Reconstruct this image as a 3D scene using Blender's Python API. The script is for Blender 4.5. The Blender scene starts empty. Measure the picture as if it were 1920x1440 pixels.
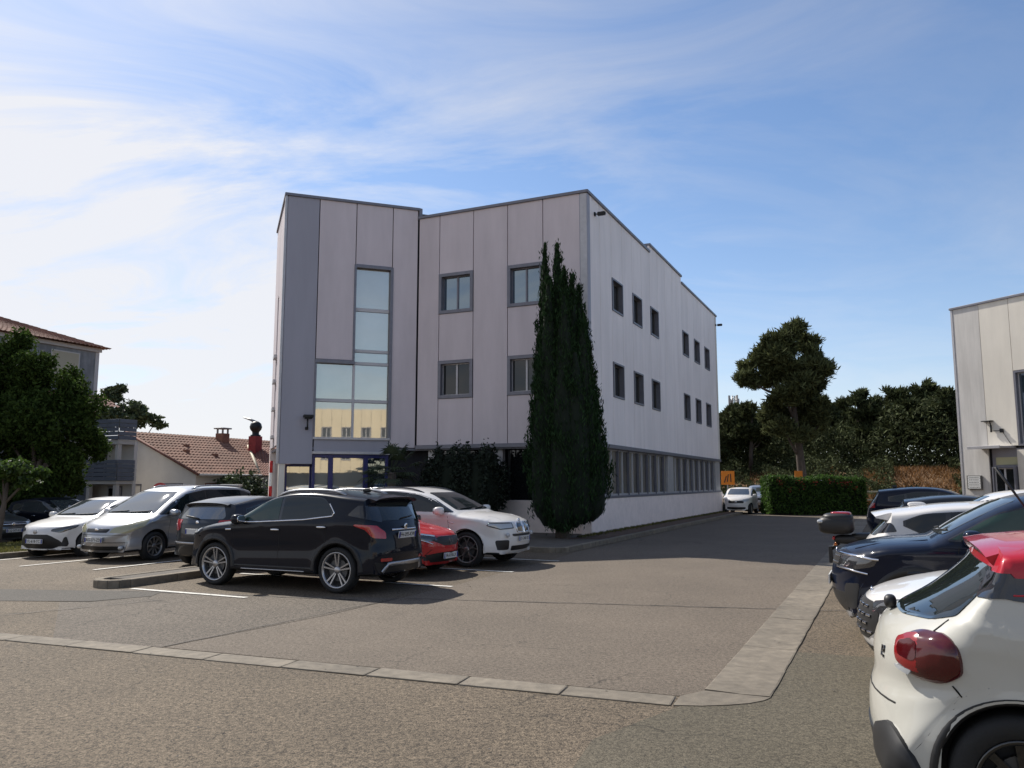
import bpy, bmesh, math, random
import numpy as np
from mathutils import Vector, Matrix
from mathutils.bvhtree import BVHTree

SC = bpy.context.scene
COL = SC.collection
R = math.radians
random.seed(7)
RNG = np.random.default_rng(11)

# ------------------------------------------------------------------ camera
CAM_H = 1.74
cam = bpy.data.cameras.new('camera')
cam.sensor_width = 36.0
cam.lens = 28.07
cam.clip_start = 0.05
cam.clip_end = 3000
cam_o = bpy.data.objects.new('camera', cam)
COL.objects.link(cam_o)
cam_o.location = (0, 0, CAM_H)
cam_o.rotation_euler = (R(90 + 7.045), 0, 0)
SC.camera = cam_o

# ------------------------------------------------------------------ light
SUN_EL, SUN_AZ = 45.0, -38.7          # azimuth from +Y, negative = to the left
w = bpy.data.worlds.new('World'); SC.world = w; w.use_nodes = True
nt = w.node_tree; nt.nodes.clear()
out = nt.nodes.new('ShaderNodeOutputWorld')
bg = nt.nodes.new('ShaderNodeBackground'); bg.inputs['Strength'].default_value = 0.104
sky = nt.nodes.new('ShaderNodeTexSky'); sky.sky_type = 'NISHITA'; sky.sun_disc = False
sky.sun_elevation = R(SUN_EL); sky.sun_rotation = R(SUN_AZ)
sky.altitude = 20; sky.air_density = 1.0; sky.dust_density = 0.4; sky.ozone_density = 5.0
tc = nt.nodes.new('ShaderNodeTexCoord')
sep = nt.nodes.new('ShaderNodeSeparateXYZ'); nt.links.new(tc.outputs['Generated'], sep.inputs[0])
def vmath(op, a, b=None):
    n = nt.nodes.new('ShaderNodeMath'); n.operation = op
    for i, q in enumerate((a, b)):
        if q is None: continue
        if isinstance(q, (int, float)): n.inputs[i].default_value = q
        else: nt.links.new(q, n.inputs[i])
    return n.outputs[0]
zc = vmath('ADD', vmath('MAXIMUM', sep.outputs[2], 0.0), 0.22)
cx = vmath('DIVIDE', sep.outputs[0], zc); cy = vmath('DIVIDE', sep.outputs[1], zc)
comb = nt.nodes.new('ShaderNodeCombineXYZ'); nt.links.new(cx, comb.inputs[0]); nt.links.new(cy, comb.inputs[1])
mp = nt.nodes.new('ShaderNodeMapping'); mp.inputs['Rotation'].default_value = (0, 0, R(28))
mp.inputs['Scale'].default_value = (0.55, 1.25, 1); mp.inputs['Location'].default_value = (3.1, 1.2, 0)
nt.links.new(comb.outputs[0], mp.inputs[0])
n1 = nt.nodes.new('ShaderNodeTexNoise'); n1.inputs['Scale'].default_value = 2.1
n1.inputs['Detail'].default_value = 8; n1.inputs['Roughness'].default_value = 0.62; n1.inputs['Distortion'].default_value = 1.1
nt.links.new(mp.outputs[0], n1.inputs['Vector'])
n2 = nt.nodes.new('ShaderNodeTexNoise'); n2.inputs['Scale'].default_value = 0.45; n2.inputs['Detail'].default_value = 3
nt.links.new(mp.outputs[0], n2.inputs['Vector'])
cr = nt.nodes.new('ShaderNodeMapRange'); cr.inputs['From Min'].default_value = 0.42; cr.inputs['From Max'].default_value = 0.70
nt.links.new(vmath('ADD', vmath('MULTIPLY', n1.outputs[0], 0.55), vmath('MULTIPLY', n2.outputs[0], 0.5)), cr.inputs['Value'])
# a bank of cirrostratus lying to the left, thin streaks elsewhere, haze low over the horizon
gb = vmath('ADD', vmath('MULTIPLY', cx, -1.0), vmath('MULTIPLY', cy, 0.6))
bk = nt.nodes.new('ShaderNodeMapRange'); bk.interpolation_type = 'SMOOTHSTEP'
bk.inputs['From Min'].default_value = 1.18; bk.inputs['From Max'].default_value = 1.75
nt.links.new(vmath('ADD', gb, vmath('MULTIPLY', vmath('SUBTRACT', n1.outputs[0], 0.5), 0.5)), bk.inputs['Value'])
hz = vmath('MULTIPLY', vmath('POWER', vmath('SUBTRACT', 1.0, vmath('MAXIMUM', sep.outputs[2], 0.0)), 7.0), 0.55)
lf = nt.nodes.new('ShaderNodeMapRange'); lf.interpolation_type = 'SMOOTHSTEP'
lf.inputs['From Min'].default_value = 0.75; lf.inputs['From Max'].default_value = -0.25; lf.inputs['To Min'].default_value = 0.30
nt.links.new(cx, lf.inputs['Value'])
cf = vmath('MINIMUM', vmath('ADD', vmath('ADD', vmath('MULTIPLY', vmath('MULTIPLY', cr.outputs[0], lf.outputs[0]), 0.9), vmath('MULTIPLY', bk.outputs[0], vmath('MULTIPLY', n1.outputs[0], 1.1))), hz), 0.92)
# thin cloud scatters the sky light of its own direction forward: brighter towards the sun
cl = nt.nodes.new('ShaderNodeMixRGB'); cl.blend_type = 'MIX'
nt.links.new(cf, cl.inputs[0]); nt.links.new(sky.outputs[0], cl.inputs[1])
bw = nt.nodes.new('ShaderNodeRGBToBW'); nt.links.new(sky.outputs[0], bw.inputs[0])
lum = vmath('MINIMUM', vmath('ADD', vmath('MULTIPLY', bw.outputs[0], 1.15), 2.3), 6.4)
cc = nt.nodes.new('ShaderNodeCombineColor')
for i, k in enumerate((1.0, 1.0, 1.03)): nt.links.new(vmath('MULTIPLY', lum, k), cc.inputs[i])
nt.links.new(cc.outputs[0], cl.inputs[2])
nt.links.new(cl.outputs[0], bg.inputs['Color']); nt.links.new(bg.outputs[0], out.inputs[0])

sun = bpy.data.lights.new('sun', 'SUN'); sun.energy = 4.3; sun.angle = R(0.53); sun.color = (1.0, 0.945, 0.86)
sun_o = bpy.data.objects.new('sun', sun); COL.objects.link(sun_o)
sd = Vector((math.sin(R(SUN_AZ)) * math.cos(R(SUN_EL)), math.cos(R(SUN_AZ)) * math.cos(R(SUN_EL)), math.sin(R(SUN_EL))))
sun_o.rotation_euler = (-sd).to_track_quat('-Z', 'Y').to_euler()
sun_o.location = sd * 60

SC.view_settings.view_transform = 'Standard'
SC.view_settings.look = 'None'
SC.view_settings.exposure = 0.42
SC.view_settings.gamma = 1.0
SC.view_settings.use_curve_mapping = False
SC.cycles.max_bounces = 8
SC.cycles.transparent_max_bounces = 8

# ------------------------------------------------------------------ helpers
GA = R(25.0)
UX, UY = math.cos(GA), -math.sin(GA)
VX, VY = math.sin(GA), math.cos(GA)
def W(u, v, z=0.0):
    return Vector((u * UX + v * VX, u * UY + v * VY, z))
def gz(x, y):
    u = x * UX + y * UY
    d = max(0.0, -12.5 - u)
    return -0.35 * (1 - math.exp(-d * d / 160.0)) if d > 0 else 0.0
def gzuv(u, v):
    p = W(u, v); return gz(p.x, p.y)

MATS = {}
def M(name, col, rough=0.6, metal=0.0, var=0.0, vscale=3.0, vstretch=(1, 1, 1), bump=0.0, bscale=60.0, coat=0.0,
      spec=0.5, ior=None, var2=0.0, v2scale=0.4, isl=0.0, transl=0.0, orand=0.0):
    if name in MATS: return MATS[name]
    m = bpy.data.materials.new(name); m.use_nodes = True
    t = m.node_tree; N = t.nodes; L = t.links
    b = N['Principled BSDF']
    b.inputs['Roughness'].default_value = rough
    b.inputs['Metallic'].default_value = metal
    b.inputs['Specular IOR Level'].default_value = spec
    if ior: b.inputs['IOR'].default_value = ior
    if coat: b.inputs['Coat Weight'].default_value = coat; b.inputs['Coat Roughness'].default_value = 0.04
    c4 = (*col, 1)
    b.inputs['Base Color'].default_value = c4
    src = None
    if var or var2 or isl or orand:
        g = N.new('ShaderNodeNewGeometry')
        fac = None
        def add(val):
            nonlocal fac
            if fac is None: fac = val
            else:
                q = N.new('ShaderNodeMath'); q.operation = 'MULTIPLY'; L.new(fac, q.inputs[0]); L.new(val, q.inputs[1]); fac = q.outputs[0]
        for amt, scl, st in ((var, vscale, vstretch), (var2, v2scale, (1, 1, 1))):
            if not amt: continue
            mpn = N.new('ShaderNodeMapping'); mpn.inputs['Scale'].default_value = st; L.new(g.outputs['Position'], mpn.inputs[0])
            n = N.new('ShaderNodeTexNoise'); n.inputs['Scale'].default_value = scl; n.inputs['Detail'].default_value = 5
            n.inputs['Roughness'].default_value = 0.6
            L.new(mpn.outputs[0], n.inputs['Vector'])
            r = N.new('ShaderNodeMapRange'); r.inputs['From Min'].default_value = 0.3; r.inputs['From Max'].default_value = 0.7
            r.inputs['To Min'].default_value = 1 - amt; r.inputs['To Max'].default_value = 1 + amt
            L.new(n.outputs[0], r.inputs['Value']); add(r.outputs[0])
        if isl:
            r = N.new('ShaderNodeMapRange'); r.inputs['To Min'].default_value = 1 - isl; r.inputs['To Max'].default_value = 1 + isl
            L.new(g.outputs['Random Per Island'], r.inputs['Value']); add(r.outputs[0])
        if orand:
            oi = N.new('ShaderNodeObjectInfo'); r = N.new('ShaderNodeMapRange'); r.inputs['To Min'].default_value = 1 - orand; r.inputs['To Max'].default_value = 1 + orand
            L.new(oi.outputs['Random'], r.inputs['Value']); add(r.outputs[0])
        vm = N.new('ShaderNodeVectorMath'); vm.operation = 'SCALE'; vm.inputs[0].default_value = col
        L.new(fac, vm.inputs['Scale']); L.new(vm.outputs[0], b.inputs['Base Color']); src = vm.outputs[0]
    if bump:
        g2 = N.new('ShaderNodeNewGeometry')
        n = N.new('ShaderNodeTexNoise'); n.inputs['Scale'].default_value = bscale; n.inputs['Detail'].default_value = 4
        L.new(g2.outputs['Position'], n.inputs['Vector'])
        bn = N.new('ShaderNodeBump'); bn.inputs['Strength'].default_value = bump; bn.inputs['Distance'].default_value = 0.02
        L.new(n.outputs[0], bn.inputs['Height']); L.new(bn.outputs[0], b.inputs['Normal'])
    if transl:
        tr = N.new('ShaderNodeBsdfTranslucent')
        if src is not None: L.new(src, tr.inputs['Color'])
        else: tr.inputs['Color'].default_value = c4
        mx = N.new('ShaderNodeMixShader'); mx.inputs[0].default_value = transl
        L.new(b.outputs[0], mx.inputs[1]); L.new(tr.outputs[0], mx.inputs[2])
        L.new(mx.outputs[0], N['Material Output'].inputs['Surface'])
    MATS[name] = m
    return m

def asphalt(name, dark, light, cell=95.0, contrast=1.0, big=0.16, tint=(1, 1, 1), rough=0.85, bump=0.5):
    m = bpy.data.materials.new(name); m.use_nodes = True
    t = m.node_tree; N = t.nodes; L = t.links; b = N['Principled BSDF']
    b.inputs['Roughness'].default_value = rough; b.inputs['Specular IOR Level'].default_value = 0.35
    g = N.new('ShaderNodeNewGeometry')
    vo = N.new('ShaderNodeTexVoronoi'); vo.inputs['Scale'].default_value = cell; L.new(g.outputs['Position'], vo.inputs['Vector'])
    sp = N.new('ShaderNodeSeparateColor'); L.new(vo.outputs['Color'], sp.inputs[0])
    no = N.new('ShaderNodeTexNoise'); no.inputs['Scale'].default_value = cell * 0.22; no.inputs['Detail'].default_value = 6; no.inputs['Roughness'].default_value = 0.7
    L.new(g.outputs['Position'], no.inputs['Vector'])
    ma = N.new('ShaderNodeMath'); ma.operation = 'MULTIPLY_ADD'; ma.inputs[1].default_value = 0.55
    L.new(sp.outputs[0], ma.inputs[0])
    mb = N.new('ShaderNodeMath'); mb.operation = 'MULTIPLY_ADD'; mb.inputs[1].default_value = 1.5; mb.inputs[2].default_value = -0.5
    L.new(no.outputs[0], mb.inputs[0]); L.new(mb.outputs[0], ma.inputs[2])
    rp = N.new('ShaderNodeValToRGB'); L.new(ma.outputs[0], rp.inputs[0])
    e = rp.color_ramp.elements
    e[0].position = 0.15; e[0].color = (*dark, 1); e[1].position = 0.95; e[1].color = (*light, 1)
    mid = rp.color_ramp.elements.new(0.55); mid.color = tuple((dark[i] * .55 + light[i] * .45) for i in range(3)) + (1,)
    # broad stains and patches
    n3 = N.new('ShaderNodeTexNoise'); n3.inputs['Scale'].default_value = 0.55; n3.inputs['Detail'].default_value = 7; n3.inputs['Roughness'].default_value = 0.62
    L.new(g.outputs['Position'], n3.inputs['Vector'])
    r3 = N.new('ShaderNodeMapRange'); r3.inputs['From Min'].default_value = 0.3; r3.inputs['From Max'].default_value = 0.7
    r3.inputs['To Min'].default_value = 1 - big; r3.inputs['To Max'].default_value = 1 + big
    L.new(n3.outputs[0], r3.inputs['Value'])
    # small dark spots (oil, droppings)
    v2 = N.new('ShaderNodeTexVoronoi'); v2.inputs['Scale'].default_value = 2.3; L.new(g.outputs['Position'], v2.inputs['Vector'])
    r4 = N.new('ShaderNodeMapRange'); r4.inputs['From Min'].default_value = 0.02; r4.inputs['From Max'].default_value = 0.05
    r4.inputs['To Min'].default_value = 0.45; r4.inputs['To Max'].default_value = 1.0
    L.new(v2.outputs['Distance'], r4.inputs['Value'])
    mm0 = N.new('ShaderNodeMath'); mm0.operation = 'MULTIPLY'; L.new(r3.outputs[0], mm0.inputs[0]); L.new(r4.outputs[0], mm0.inputs[1])
    # hairline cracks where a broad mask allows them
    ds = N.new('ShaderNodeTexNoise'); ds.inputs['Scale'].default_value = 3.0; ds.inputs['Detail'].default_value = 4; L.new(g.outputs['Position'], ds.inputs['Vector'])
    va = N.new('ShaderNodeVectorMath'); va.operation = 'MULTIPLY_ADD'; va.inputs[1].default_value = (.5, .5, .5); L.new(ds.outputs['Color'], va.inputs[0]); L.new(g.outputs['Position'], va.inputs[2])
    ve = N.new('ShaderNodeTexVoronoi'); ve.feature = 'DISTANCE_TO_EDGE'; ve.inputs['Scale'].default_value = 0.45; L.new(va.outputs[0], ve.inputs['Vector'])
    rc = N.new('ShaderNodeMapRange'); rc.inputs['From Min'].default_value = 0.002; rc.inputs['From Max'].default_value = 0.007; rc.inputs['To Min'].default_value = 0.5; L.new(ve.outputs['Distance'], rc.inputs['Value'])
    mk_ = N.new('ShaderNodeTexNoise'); mk_.inputs['Scale'].default_value = 0.22; L.new(g.outputs['Position'], mk_.inputs['Vector'])
    rm = N.new('ShaderNodeMapRange'); rm.inputs['From Min'].default_value = 0.48; rm.inputs['From Max'].default_value = 0.58; L.new(mk_.outputs[0], rm.inputs['Value'])
    mxc = N.new('ShaderNodeMix'); mxc.data_type = 'FLOAT'; L.new(rm.outputs[0], mxc.inputs[0]); mxc.inputs[2].default_value = 1.0; L.new(rc.outputs[0], mxc.inputs[3])
    # oil and tyre darkening with ragged edges
    so = N.new('ShaderNodeTexNoise'); so.inputs['Scale'].default_value = 0.9; so.inputs['Detail'].default_value = 9; so.inputs['Roughness'].default_value = .68; so.inputs['Distortion'].default_value = .8
    L.new(g.outputs['Position'], so.inputs['Vector'])
    ro = N.new('ShaderNodeMapRange'); ro.inputs['From Min'].default_value = 0.60; ro.inputs['From Max'].default_value = 0.70; ro.inputs['To Min'].default_value = 1.0; ro.inputs['To Max'].default_value = 0.78; L.new(so.outputs[0], ro.inputs['Value'])
    mm1 = N.new('ShaderNodeMath'); mm1.operation = 'MULTIPLY'; L.new(mm0.outputs[0], mm1.inputs[0]); L.new(mxc.outputs[0], mm1.inputs[1])
    mm = N.new('ShaderNodeMath'); mm.operation = 'MULTIPLY'; L.new(mm1.outputs[0], mm.inputs[0]); L.new(ro.outputs[0], mm.inputs[1])
    sc = N.new('ShaderNodeVectorMath'); sc.operation = 'SCALE'; L.new(rp.outputs[0], sc.inputs[0]); L.new(mm.outputs[0], sc.inputs['Scale'])
    L.new(sc.outputs[0], b.inputs['Base Color'])
    bn = N.new('ShaderNodeBump'); bn.inputs['Strength'].default_value = bump; bn.inputs['Distance'].default_value = 0.006
    L.new(vo.outputs['Distance'], bn.inputs['Height']); bn.invert = True
    L.new(bn.outputs[0], b.inputs['Normal'])
    MATS[name] = m
    return m

def link(name, mesh, parent=None, mats=None, loc=None, rz=None):
    o = bpy.data.objects.new(name, mesh); COL.objects.link(o)
    if parent is not None: o.parent = parent
    if mats is not None:
        for m in (mats if isinstance(mats, (list, tuple)) else [mats]):
            if mesh is not None: mesh.materials.append(m)
    if loc is not None: o.location = loc
    if rz is not None: o.rotation_euler = (0, 0, rz)
    return o
def tag(o, label, cat=None, group=None, kind=None):
    if label: o['label'] = label
    if cat: o['category'] = cat
    if group: o['group'] = group
    if kind: o['kind'] = kind
    return o
def thing(name, label, cat, loc=(0, 0, 0), rz=0.0, group=None):
    o = bpy.data.objects.new(name, None); COL.objects.link(o)
    o.empty_display_size = 0.2
    o.location = loc; o.rotation_euler = (0, 0, rz)
    return tag(o, label, cat, group)
def mesh_np(name, verts, faces, smooth=False):
    me = bpy.data.meshes.new(name)
    me.from_pydata([tuple(v) for v in verts], [], [tuple(f) for f in faces]); me.update()
    if smooth: me.polygons.foreach_set('use_smooth', [True] * len(me.polygons))
    return me

class MB:
    def __init__(s): s.v = []; s.f = []; s.sm = []; s.mi = []
    def add(s, vs, fs, smooth=False, mi=0):
        o = len(s.v); s.v += [tuple(p) for p in vs]; s.f += [tuple(o + i for i in f) for f in fs]
        s.sm += [smooth] * len(fs); s.mi += [mi] * len(fs); return s
    def box(s, x0, x1, y0, y1, z0, z1, mi=0, bev=0.0):
        if bev:
            return s.bevbox(x0, x1, y0, y1, z0, z1, bev, mi)
        vs = [(x0, y0, z0), (x1, y0, z0), (x1, y1, z0), (x0, y1, z0), (x0, y0, z1), (x1, y0, z1), (x1, y1, z1), (x0, y1, z1)]
        return s.add(vs, [(0, 3, 2, 1), (4, 5, 6, 7), (0, 1, 5, 4), (1, 2, 6, 5), (2, 3, 7, 6), (3, 0, 4, 7)], mi=mi)
    def bevbox(s, x0, x1, y0, y1, z0, z1, b, mi=0):
        bm = bmesh.new(); bmesh.ops.create_cube(bm, size=1)
        for v in bm.verts:
            v.co = (((x0 + x1) / 2 + v.co.x * (x1 - x0)), ((y0 + y1) / 2 + v.co.y * (y1 - y0)), ((z0 + z1) / 2 + v.co.z * (z1 - z0)))
        bmesh.ops.bevel(bm, geom=list(bm.edges), offset=b, segments=2, affect='EDGES', profile=0.5)
        bm.verts.index_update()
        s.add([v.co[:] for v in bm.verts], [tuple(v.index for v in f.verts) for f in bm.faces], mi=mi); bm.free(); return s
    def prism(s, poly, z0, z1, mi=0):
        n = len(poly)
        vs = [(p[0], p[1], z0) for p in poly] + [(p[0], p[1], z1) for p in poly]
        fs = [tuple(range(n))[::-1], tuple(range(n, 2 * n))] + [(i, (i + 1) % n, n + (i + 1) % n, n + i) for i in range(n)]
        return s.add(vs, fs, mi=mi)
    def tube(s, pts, r, n=8, cap=True, mi=0, smooth=True):
        pts = [Vector(p) for p in pts]; rr = r if isinstance(r, (list, tuple)) else [r] * len(pts)
        vs = []; fs = []
        prev = None
        for i, p in enumerate(pts):
            d = (pts[min(i + 1, len(pts) - 1)] - pts[max(i - 1, 0)]).normalized()
            a = prev if prev is not None else (Vector((0, 0, 1)) if abs(d.z) < .9 else Vector((1, 0, 0)))
            b = d.cross(a).normalized(); a = b.cross(d).normalized(); prev = a
            for k in range(n):
                t = 2 * math.pi * k / n
                vs.append(p + (a * math.cos(t) + b * math.sin(t)) * rr[i])
        for i in range(len(pts) - 1):
            for k in range(n):
                fs.append((i * n + k, i * n + (k + 1) % n, (i + 1) * n + (k + 1) % n, (i + 1) * n + k))
        if cap:
            fs.append(tuple(range(n))[::-1]); fs.append(tuple((len(pts) - 1) * n + k for k in range(n)))
        return s.add(vs, fs, smooth, mi)
    def lathe(s, prof, n=24, axis='z', c=(0, 0, 0), mi=0, smooth=True, close=False):
        vs = []; fs = []
        m = len(prof)
        for i in range(n):
            t = 2 * math.pi * i / n
            for (r, h) in prof:
                a, b = r * math.cos(t), r * math.sin(t)
                p = (a, b, h) if axis == 'z' else ((a, h, b) if axis == 'y' else (h, a, b))
                vs.append((p[0] + c[0], p[1] + c[1], p[2] + c[2]))
        for i in range(n):
            for j in range(m - 1 + (1 if close else 0)):
                j2 = (j + 1) % m
                fs.append((i * m + j, ((i + 1) % n) * m + j, ((i + 1) % n) * m + j2, i * m + j2))
        return s.add(vs, fs, smooth, mi)
    def superell(s, c, r, e=0.6, nu=16, nv=10, mi=0):
        f = lambda w_, m_: math.copysign(abs(w_) ** m_, w_)
        vs = []; fs = []
        for j in range(nv + 1):
            ph = -math.pi / 2 + math.pi * j / nv
            for i in range(nu):
                th = 2 * math.pi * i / nu
                vs.append((c[0] + r[0] * f(math.cos(ph), e) * f(math.cos(th), e), c[1] + r[1] * f(math.cos(ph), e) * f(math.sin(th), e), c[2] + r[2] * f(math.sin(ph), e)))
        for j in range(nv):
            for i in range(nu):
                fs.append((j * nu + i, j * nu + (i + 1) % nu, (j + 1) * nu + (i + 1) % nu, (j + 1) * nu + i))
        return s.add(vs, fs, True, mi)
    def build(s, name, mats, parent=None, loc=None, rz=None, fix=False):
        me = bpy.data.meshes.new(name); me.from_pydata(s.v, [], s.f)
        me.polygons.foreach_set('use_smooth', s.sm); me.polygons.foreach_set('material_index', s.mi); me.update()
        if fix:
            bm = bmesh.new(); bm.from_mesh(me); bmesh.ops.remove_doubles(bm, verts=bm.verts, dist=1e-5)
            bmesh.ops.recalc_face_normals(bm, faces=bm.faces); bm.to_mesh(me); bm.free()
        return link(name, me, parent, mats, loc, rz)

def sharp_smooth(o, ang=35):
    me = o.data
    me.polygons.foreach_set('use_smooth', [True] * len(me.polygons))
    me.set_sharp_from_angle(angle=R(ang))

def text_mesh(body, size, name='lettering', font_w=1.0, extrude=0.0008):
    cu = bpy.data.curves.new(name, 'FONT'); cu.body = body; cu.size = size; cu.align_x = 'CENTER'; cu.align_y = 'CENTER'
    cu.extrude = extrude; cu.resolution_u = 2; cu.offset = size * 0.012
    to = bpy.data.objects.new('txt', cu); COL.objects.link(to)
    bpy.context.view_layer.update()
    dg = bpy.context.evaluated_depsgraph_get()
    me = bpy.data.meshes.new_from_object(to.evaluated_get(dg)); me.name = name
    bpy.data.objects.remove(to); bpy.data.curves.remove(cu)
    return me

def quads_mesh(name, C, A, B):
    """leaf quads: centres C, half axes A and B (N,3)"""
    n = len(C)
    V = np.empty((n, 4, 3), np.float32)
    V[:, 0] = C - A - B * 0.55; V[:, 1] = C + A * 0.1 - B; V[:, 2] = C + A; V[:, 3] = C + A * 0.1 + B
    me = bpy.data.meshes.new(name)
    me.vertices.add(n * 4); me.vertices.foreach_set('co', V.reshape(-1))
    me.loops.add(n * 4); me.loops.foreach_set('vertex_index', np.arange(n * 4, dtype=np.int32))
    me.polygons.add(n); me.polygons.foreach_set('loop_start', np.arange(0, n * 4, 4, dtype=np.int32))
    me.update(calc_edges=True)
    return me
def unit(a): return a / (np.linalg.norm(a, axis=1, keepdims=True) + 1e-9)
def rand_dirs(n): return unit(RNG.normal(size=(n, 3)))
def leaf_mesh(name, C, length, width, up=0.0, outdir=None, spread=1.0):
    n = len(C)
    d = rand_dirs(n) * spread
    d[:, 2] += up
    if outdir is not None: d = d + outdir
    A = unit(d); B = unit(np.cross(A, rand_dirs(n)))
    sc = RNG.uniform(0.7, 1.3, (n, 1))
    return quads_mesh(name, C.astype(np.float32), (A * length * sc).astype(np.float32), (B * width * sc).astype(np.float32))
# ================================================================== materials
asphalt('asphalt_coarse', (0.022, 0.0165, 0.0105), (0.245, 0.19, 0.13), cell=105, big=0.2, bump=0.7)
asphalt('asphalt_smooth', (0.066, 0.052, 0.038), (0.222, 0.18, 0.138), cell=120, big=0.12, bump=0.35)
asphalt('asphalt_left', (0.034, 0.028, 0.021), (0.215, 0.177, 0.138), cell=95, big=0.16, bump=0.6)
asphalt('asphalt_patch', (0.038, 0.032, 0.021), (0.165, 0.141, 0.099), cell=120, big=0.12, bump=0.35)
asphalt('asphalt_new', (0.032, 0.028, 0.023), (0.115, 0.102, 0.085), cell=120, big=0.15, bump=0.3)
M('tar', (0.035, 0.03, 0.027), 0.75, var=0.4, vscale=20)
M('concrete', (0.185, 0.157, 0.12), 0.85, orand=.12, var=0.22, vscale=9, var2=0.2, v2scale=1.7, bump=0.35, bscale=140)
M('kerb_concrete', (0.20, 0.168, 0.125), 0.9, orand=.15, var=0.25, vscale=7, bump=0.4, bscale=120)
M('pavement', (0.11, 0.096, 0.08), 0.9, var=0.2, vscale=4, bump=0.4, bscale=90)
M('dirt', (0.10, 0.062, 0.04), 0.95, var=0.4, vscale=6, bump=0.6, bscale=40)
M('line_paint', (0.62, 0.60, 0.55), 0.7, var=0.35, vscale=14, bump=0.2)
M('panel_white', (0.655, 0.585, 0.60), 0.62, orand=.025, var=0.06, vscale=2.2, vstretch=(1, 1, .16), var2=0.05, v2scale=.35, bump=0.06, bscale=9)
M('panel_side_lit', (0.93, 0.855, 0.82), 0.62, orand=.02, var=0.07, vscale=2.6, vstretch=(1, 1, .12), var2=0.04, v2scale=.35, bump=0.06, bscale=9)  # same white panels, lightened and warmed for the extra light on this side
M('panel_cream', (0.76, 0.71, 0.62), 0.65, var=0.05, vscale=2.2, vstretch=(1, 1, .18), var2=0.05, v2scale=.3, bump=0.08, bscale=7)
M('panel_worn', (0.60, 0.575, 0.54), 0.75, var=0.13, vscale=3.0, vstretch=(1, 1, .10), var2=0.06, v2scale=.5, bump=0.12, bscale=9)
M('panel_warm', (0.70, 0.60, 0.42), 0.65, var=0.04, vscale=2.2, vstretch=(1, 1, .18))
M('panel_grey', (0.36, 0.355, 0.405), 0.55, var=0.05, vscale=2.0, vstretch=(1, 1, .15), bump=0.05, bscale=9)
M('joint', (0.05, 0.048, 0.055), 0.9)
M('trim_metal', (0.19, 0.19, 0.22), 0.45, metal=0.3, var=0.1, vscale=6)
M('trim_light', (0.48, 0.47, 0.48), 0.4, metal=0.3, var=0.08, vscale=6)
M('render_bounce', (0.92, 0.80, 0.74), 0.85, var=0.06, vscale=1.6, var2=0.05, v2scale=6, bump=0.15, bscale=60)  # white render with the warm ground bounce put into its colour
M('sash_white', (0.55, 0.54, 0.55), 0.4)
M('sash_dark', (0.10, 0.095, 0.09), 0.45, metal=.3)
M('glass_mirror', (0.60, 0.58, 0.51), 0.014, metal=0.6, var2=.05, v2scale=.9, bump=.012, bscale=1.6)
M('glass_sky', (0.21, 0.26, 0.30), 0.015, metal=.9, bump=.01, bscale=1.6)
M('glass_dark', (0.012, 0.014, 0.015), 0.03, spec=0.6)
M('glass_band', (0.20, 0.18, 0.145), 0.08, spec=0.6, var=0.45, vscale=1.0, vstretch=(1,1,.25), orand=.2)  # pale beige reflection is put into the glass colour
M('blue_frame', (0.010, 0.012, 0.13), 0.35)
M('blind', (0.62, 0.60, 0.38), 0.7)
M('black_plastic', (0.014, 0.014, 0.015), 0.5)
M('roof_felt', (0.12, 0.115, 0.11), 0.9)
M('tile', (0.26, 0.135, 0.09), 0.85, var=0.28, vscale=3.5, var2=0.2, v2scale=.5)
M('tile_dark', (0.22, 0.10, 0.075), 0.85, var=0.28, vscale=3.5)
M('house_wall', (0.78, 0.74, 0.68), 0.9, var=0.07, vscale=1.2, bump=0.1)
M('house_grey', (0.25, 0.26, 0.26), 0.85, var=0.3, vscale=2.0, vstretch=(1, 1, .5))
M('slat_blue', (0.15, 0.17, 0.205), 0.6, var=0.12, vscale=2)
M('shutter_cream', (0.50, 0.45, 0.32), 0.7)
M('white_post', (0.6, 0.58, 0.54), 0.7)
M('bark', (0.10, 0.08, 0.065), 0.95, var=0.35, vscale=8, vstretch=(1, 1, .3), bump=0.8, bscale=18)
M('leaf_cypress', (0.021, 0.044, 0.016), 0.85, isl=0.6, transl=0.10, spec=.12)
M('core_cypress', (0.006, 0.012, 0.005), 0.95)  # near-black, for the solid core that stops light inside the crown
M('leaf_pine', (0.095, 0.108, 0.045), 0.85, isl=0.6, transl=0.2, spec=.15)
M('leaf_pine_dark', (0.062, 0.074, 0.032), 0.85, isl=0.6, transl=0.15, spec=.12)
M('leaf_broad', (0.045, 0.075, 0.016), 0.8, isl=0.5, transl=0.3, spec=.12)
M('leaf_bright', (0.055, 0.095, 0.018), 0.5, isl=0.45, transl=0.4)
M('leaf_far', (0.06, 0.085, 0.035), 0.65, isl=0.5, transl=0.2)
M('leaf_hedge', (0.055, 0.105, 0.022), 0.7, isl=0.5, transl=0.4, spec=.2)
M('leaf_ivy', (0.012, 0.021, 0.011), 0.85, isl=0.5, transl=0.1)
M('leaf_palm', (0.04, 0.055, 0.03), 0.5, isl=0.4, transl=0.1, spec=.2)
M('petal_red', (0.36, 0.05, 0.035), 0.6, isl=0.4, transl=0.3)
M('dry_grass', (0.17, 0.095, 0.04), 0.95, var=0.35, vscale=1.6, var2=.25, v2scale=.25, bump=0.8, bscale=8)
M('grass_blade', (0.12, 0.115, 0.03), 0.7, isl=0.5, transl=0.3)
M('straw_blade', (0.20, 0.105, 0.04), 0.8, isl=0.5, transl=0.3)
M('grass_soil', (0.10, 0.095, 0.03), 0.95, var=0.3, vscale=5)
M('sign_orange', (0.75, 0.22, 0.01), 0.5)
M('sign_black', (0.012, 0.012, 0.012), 0.5)
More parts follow.
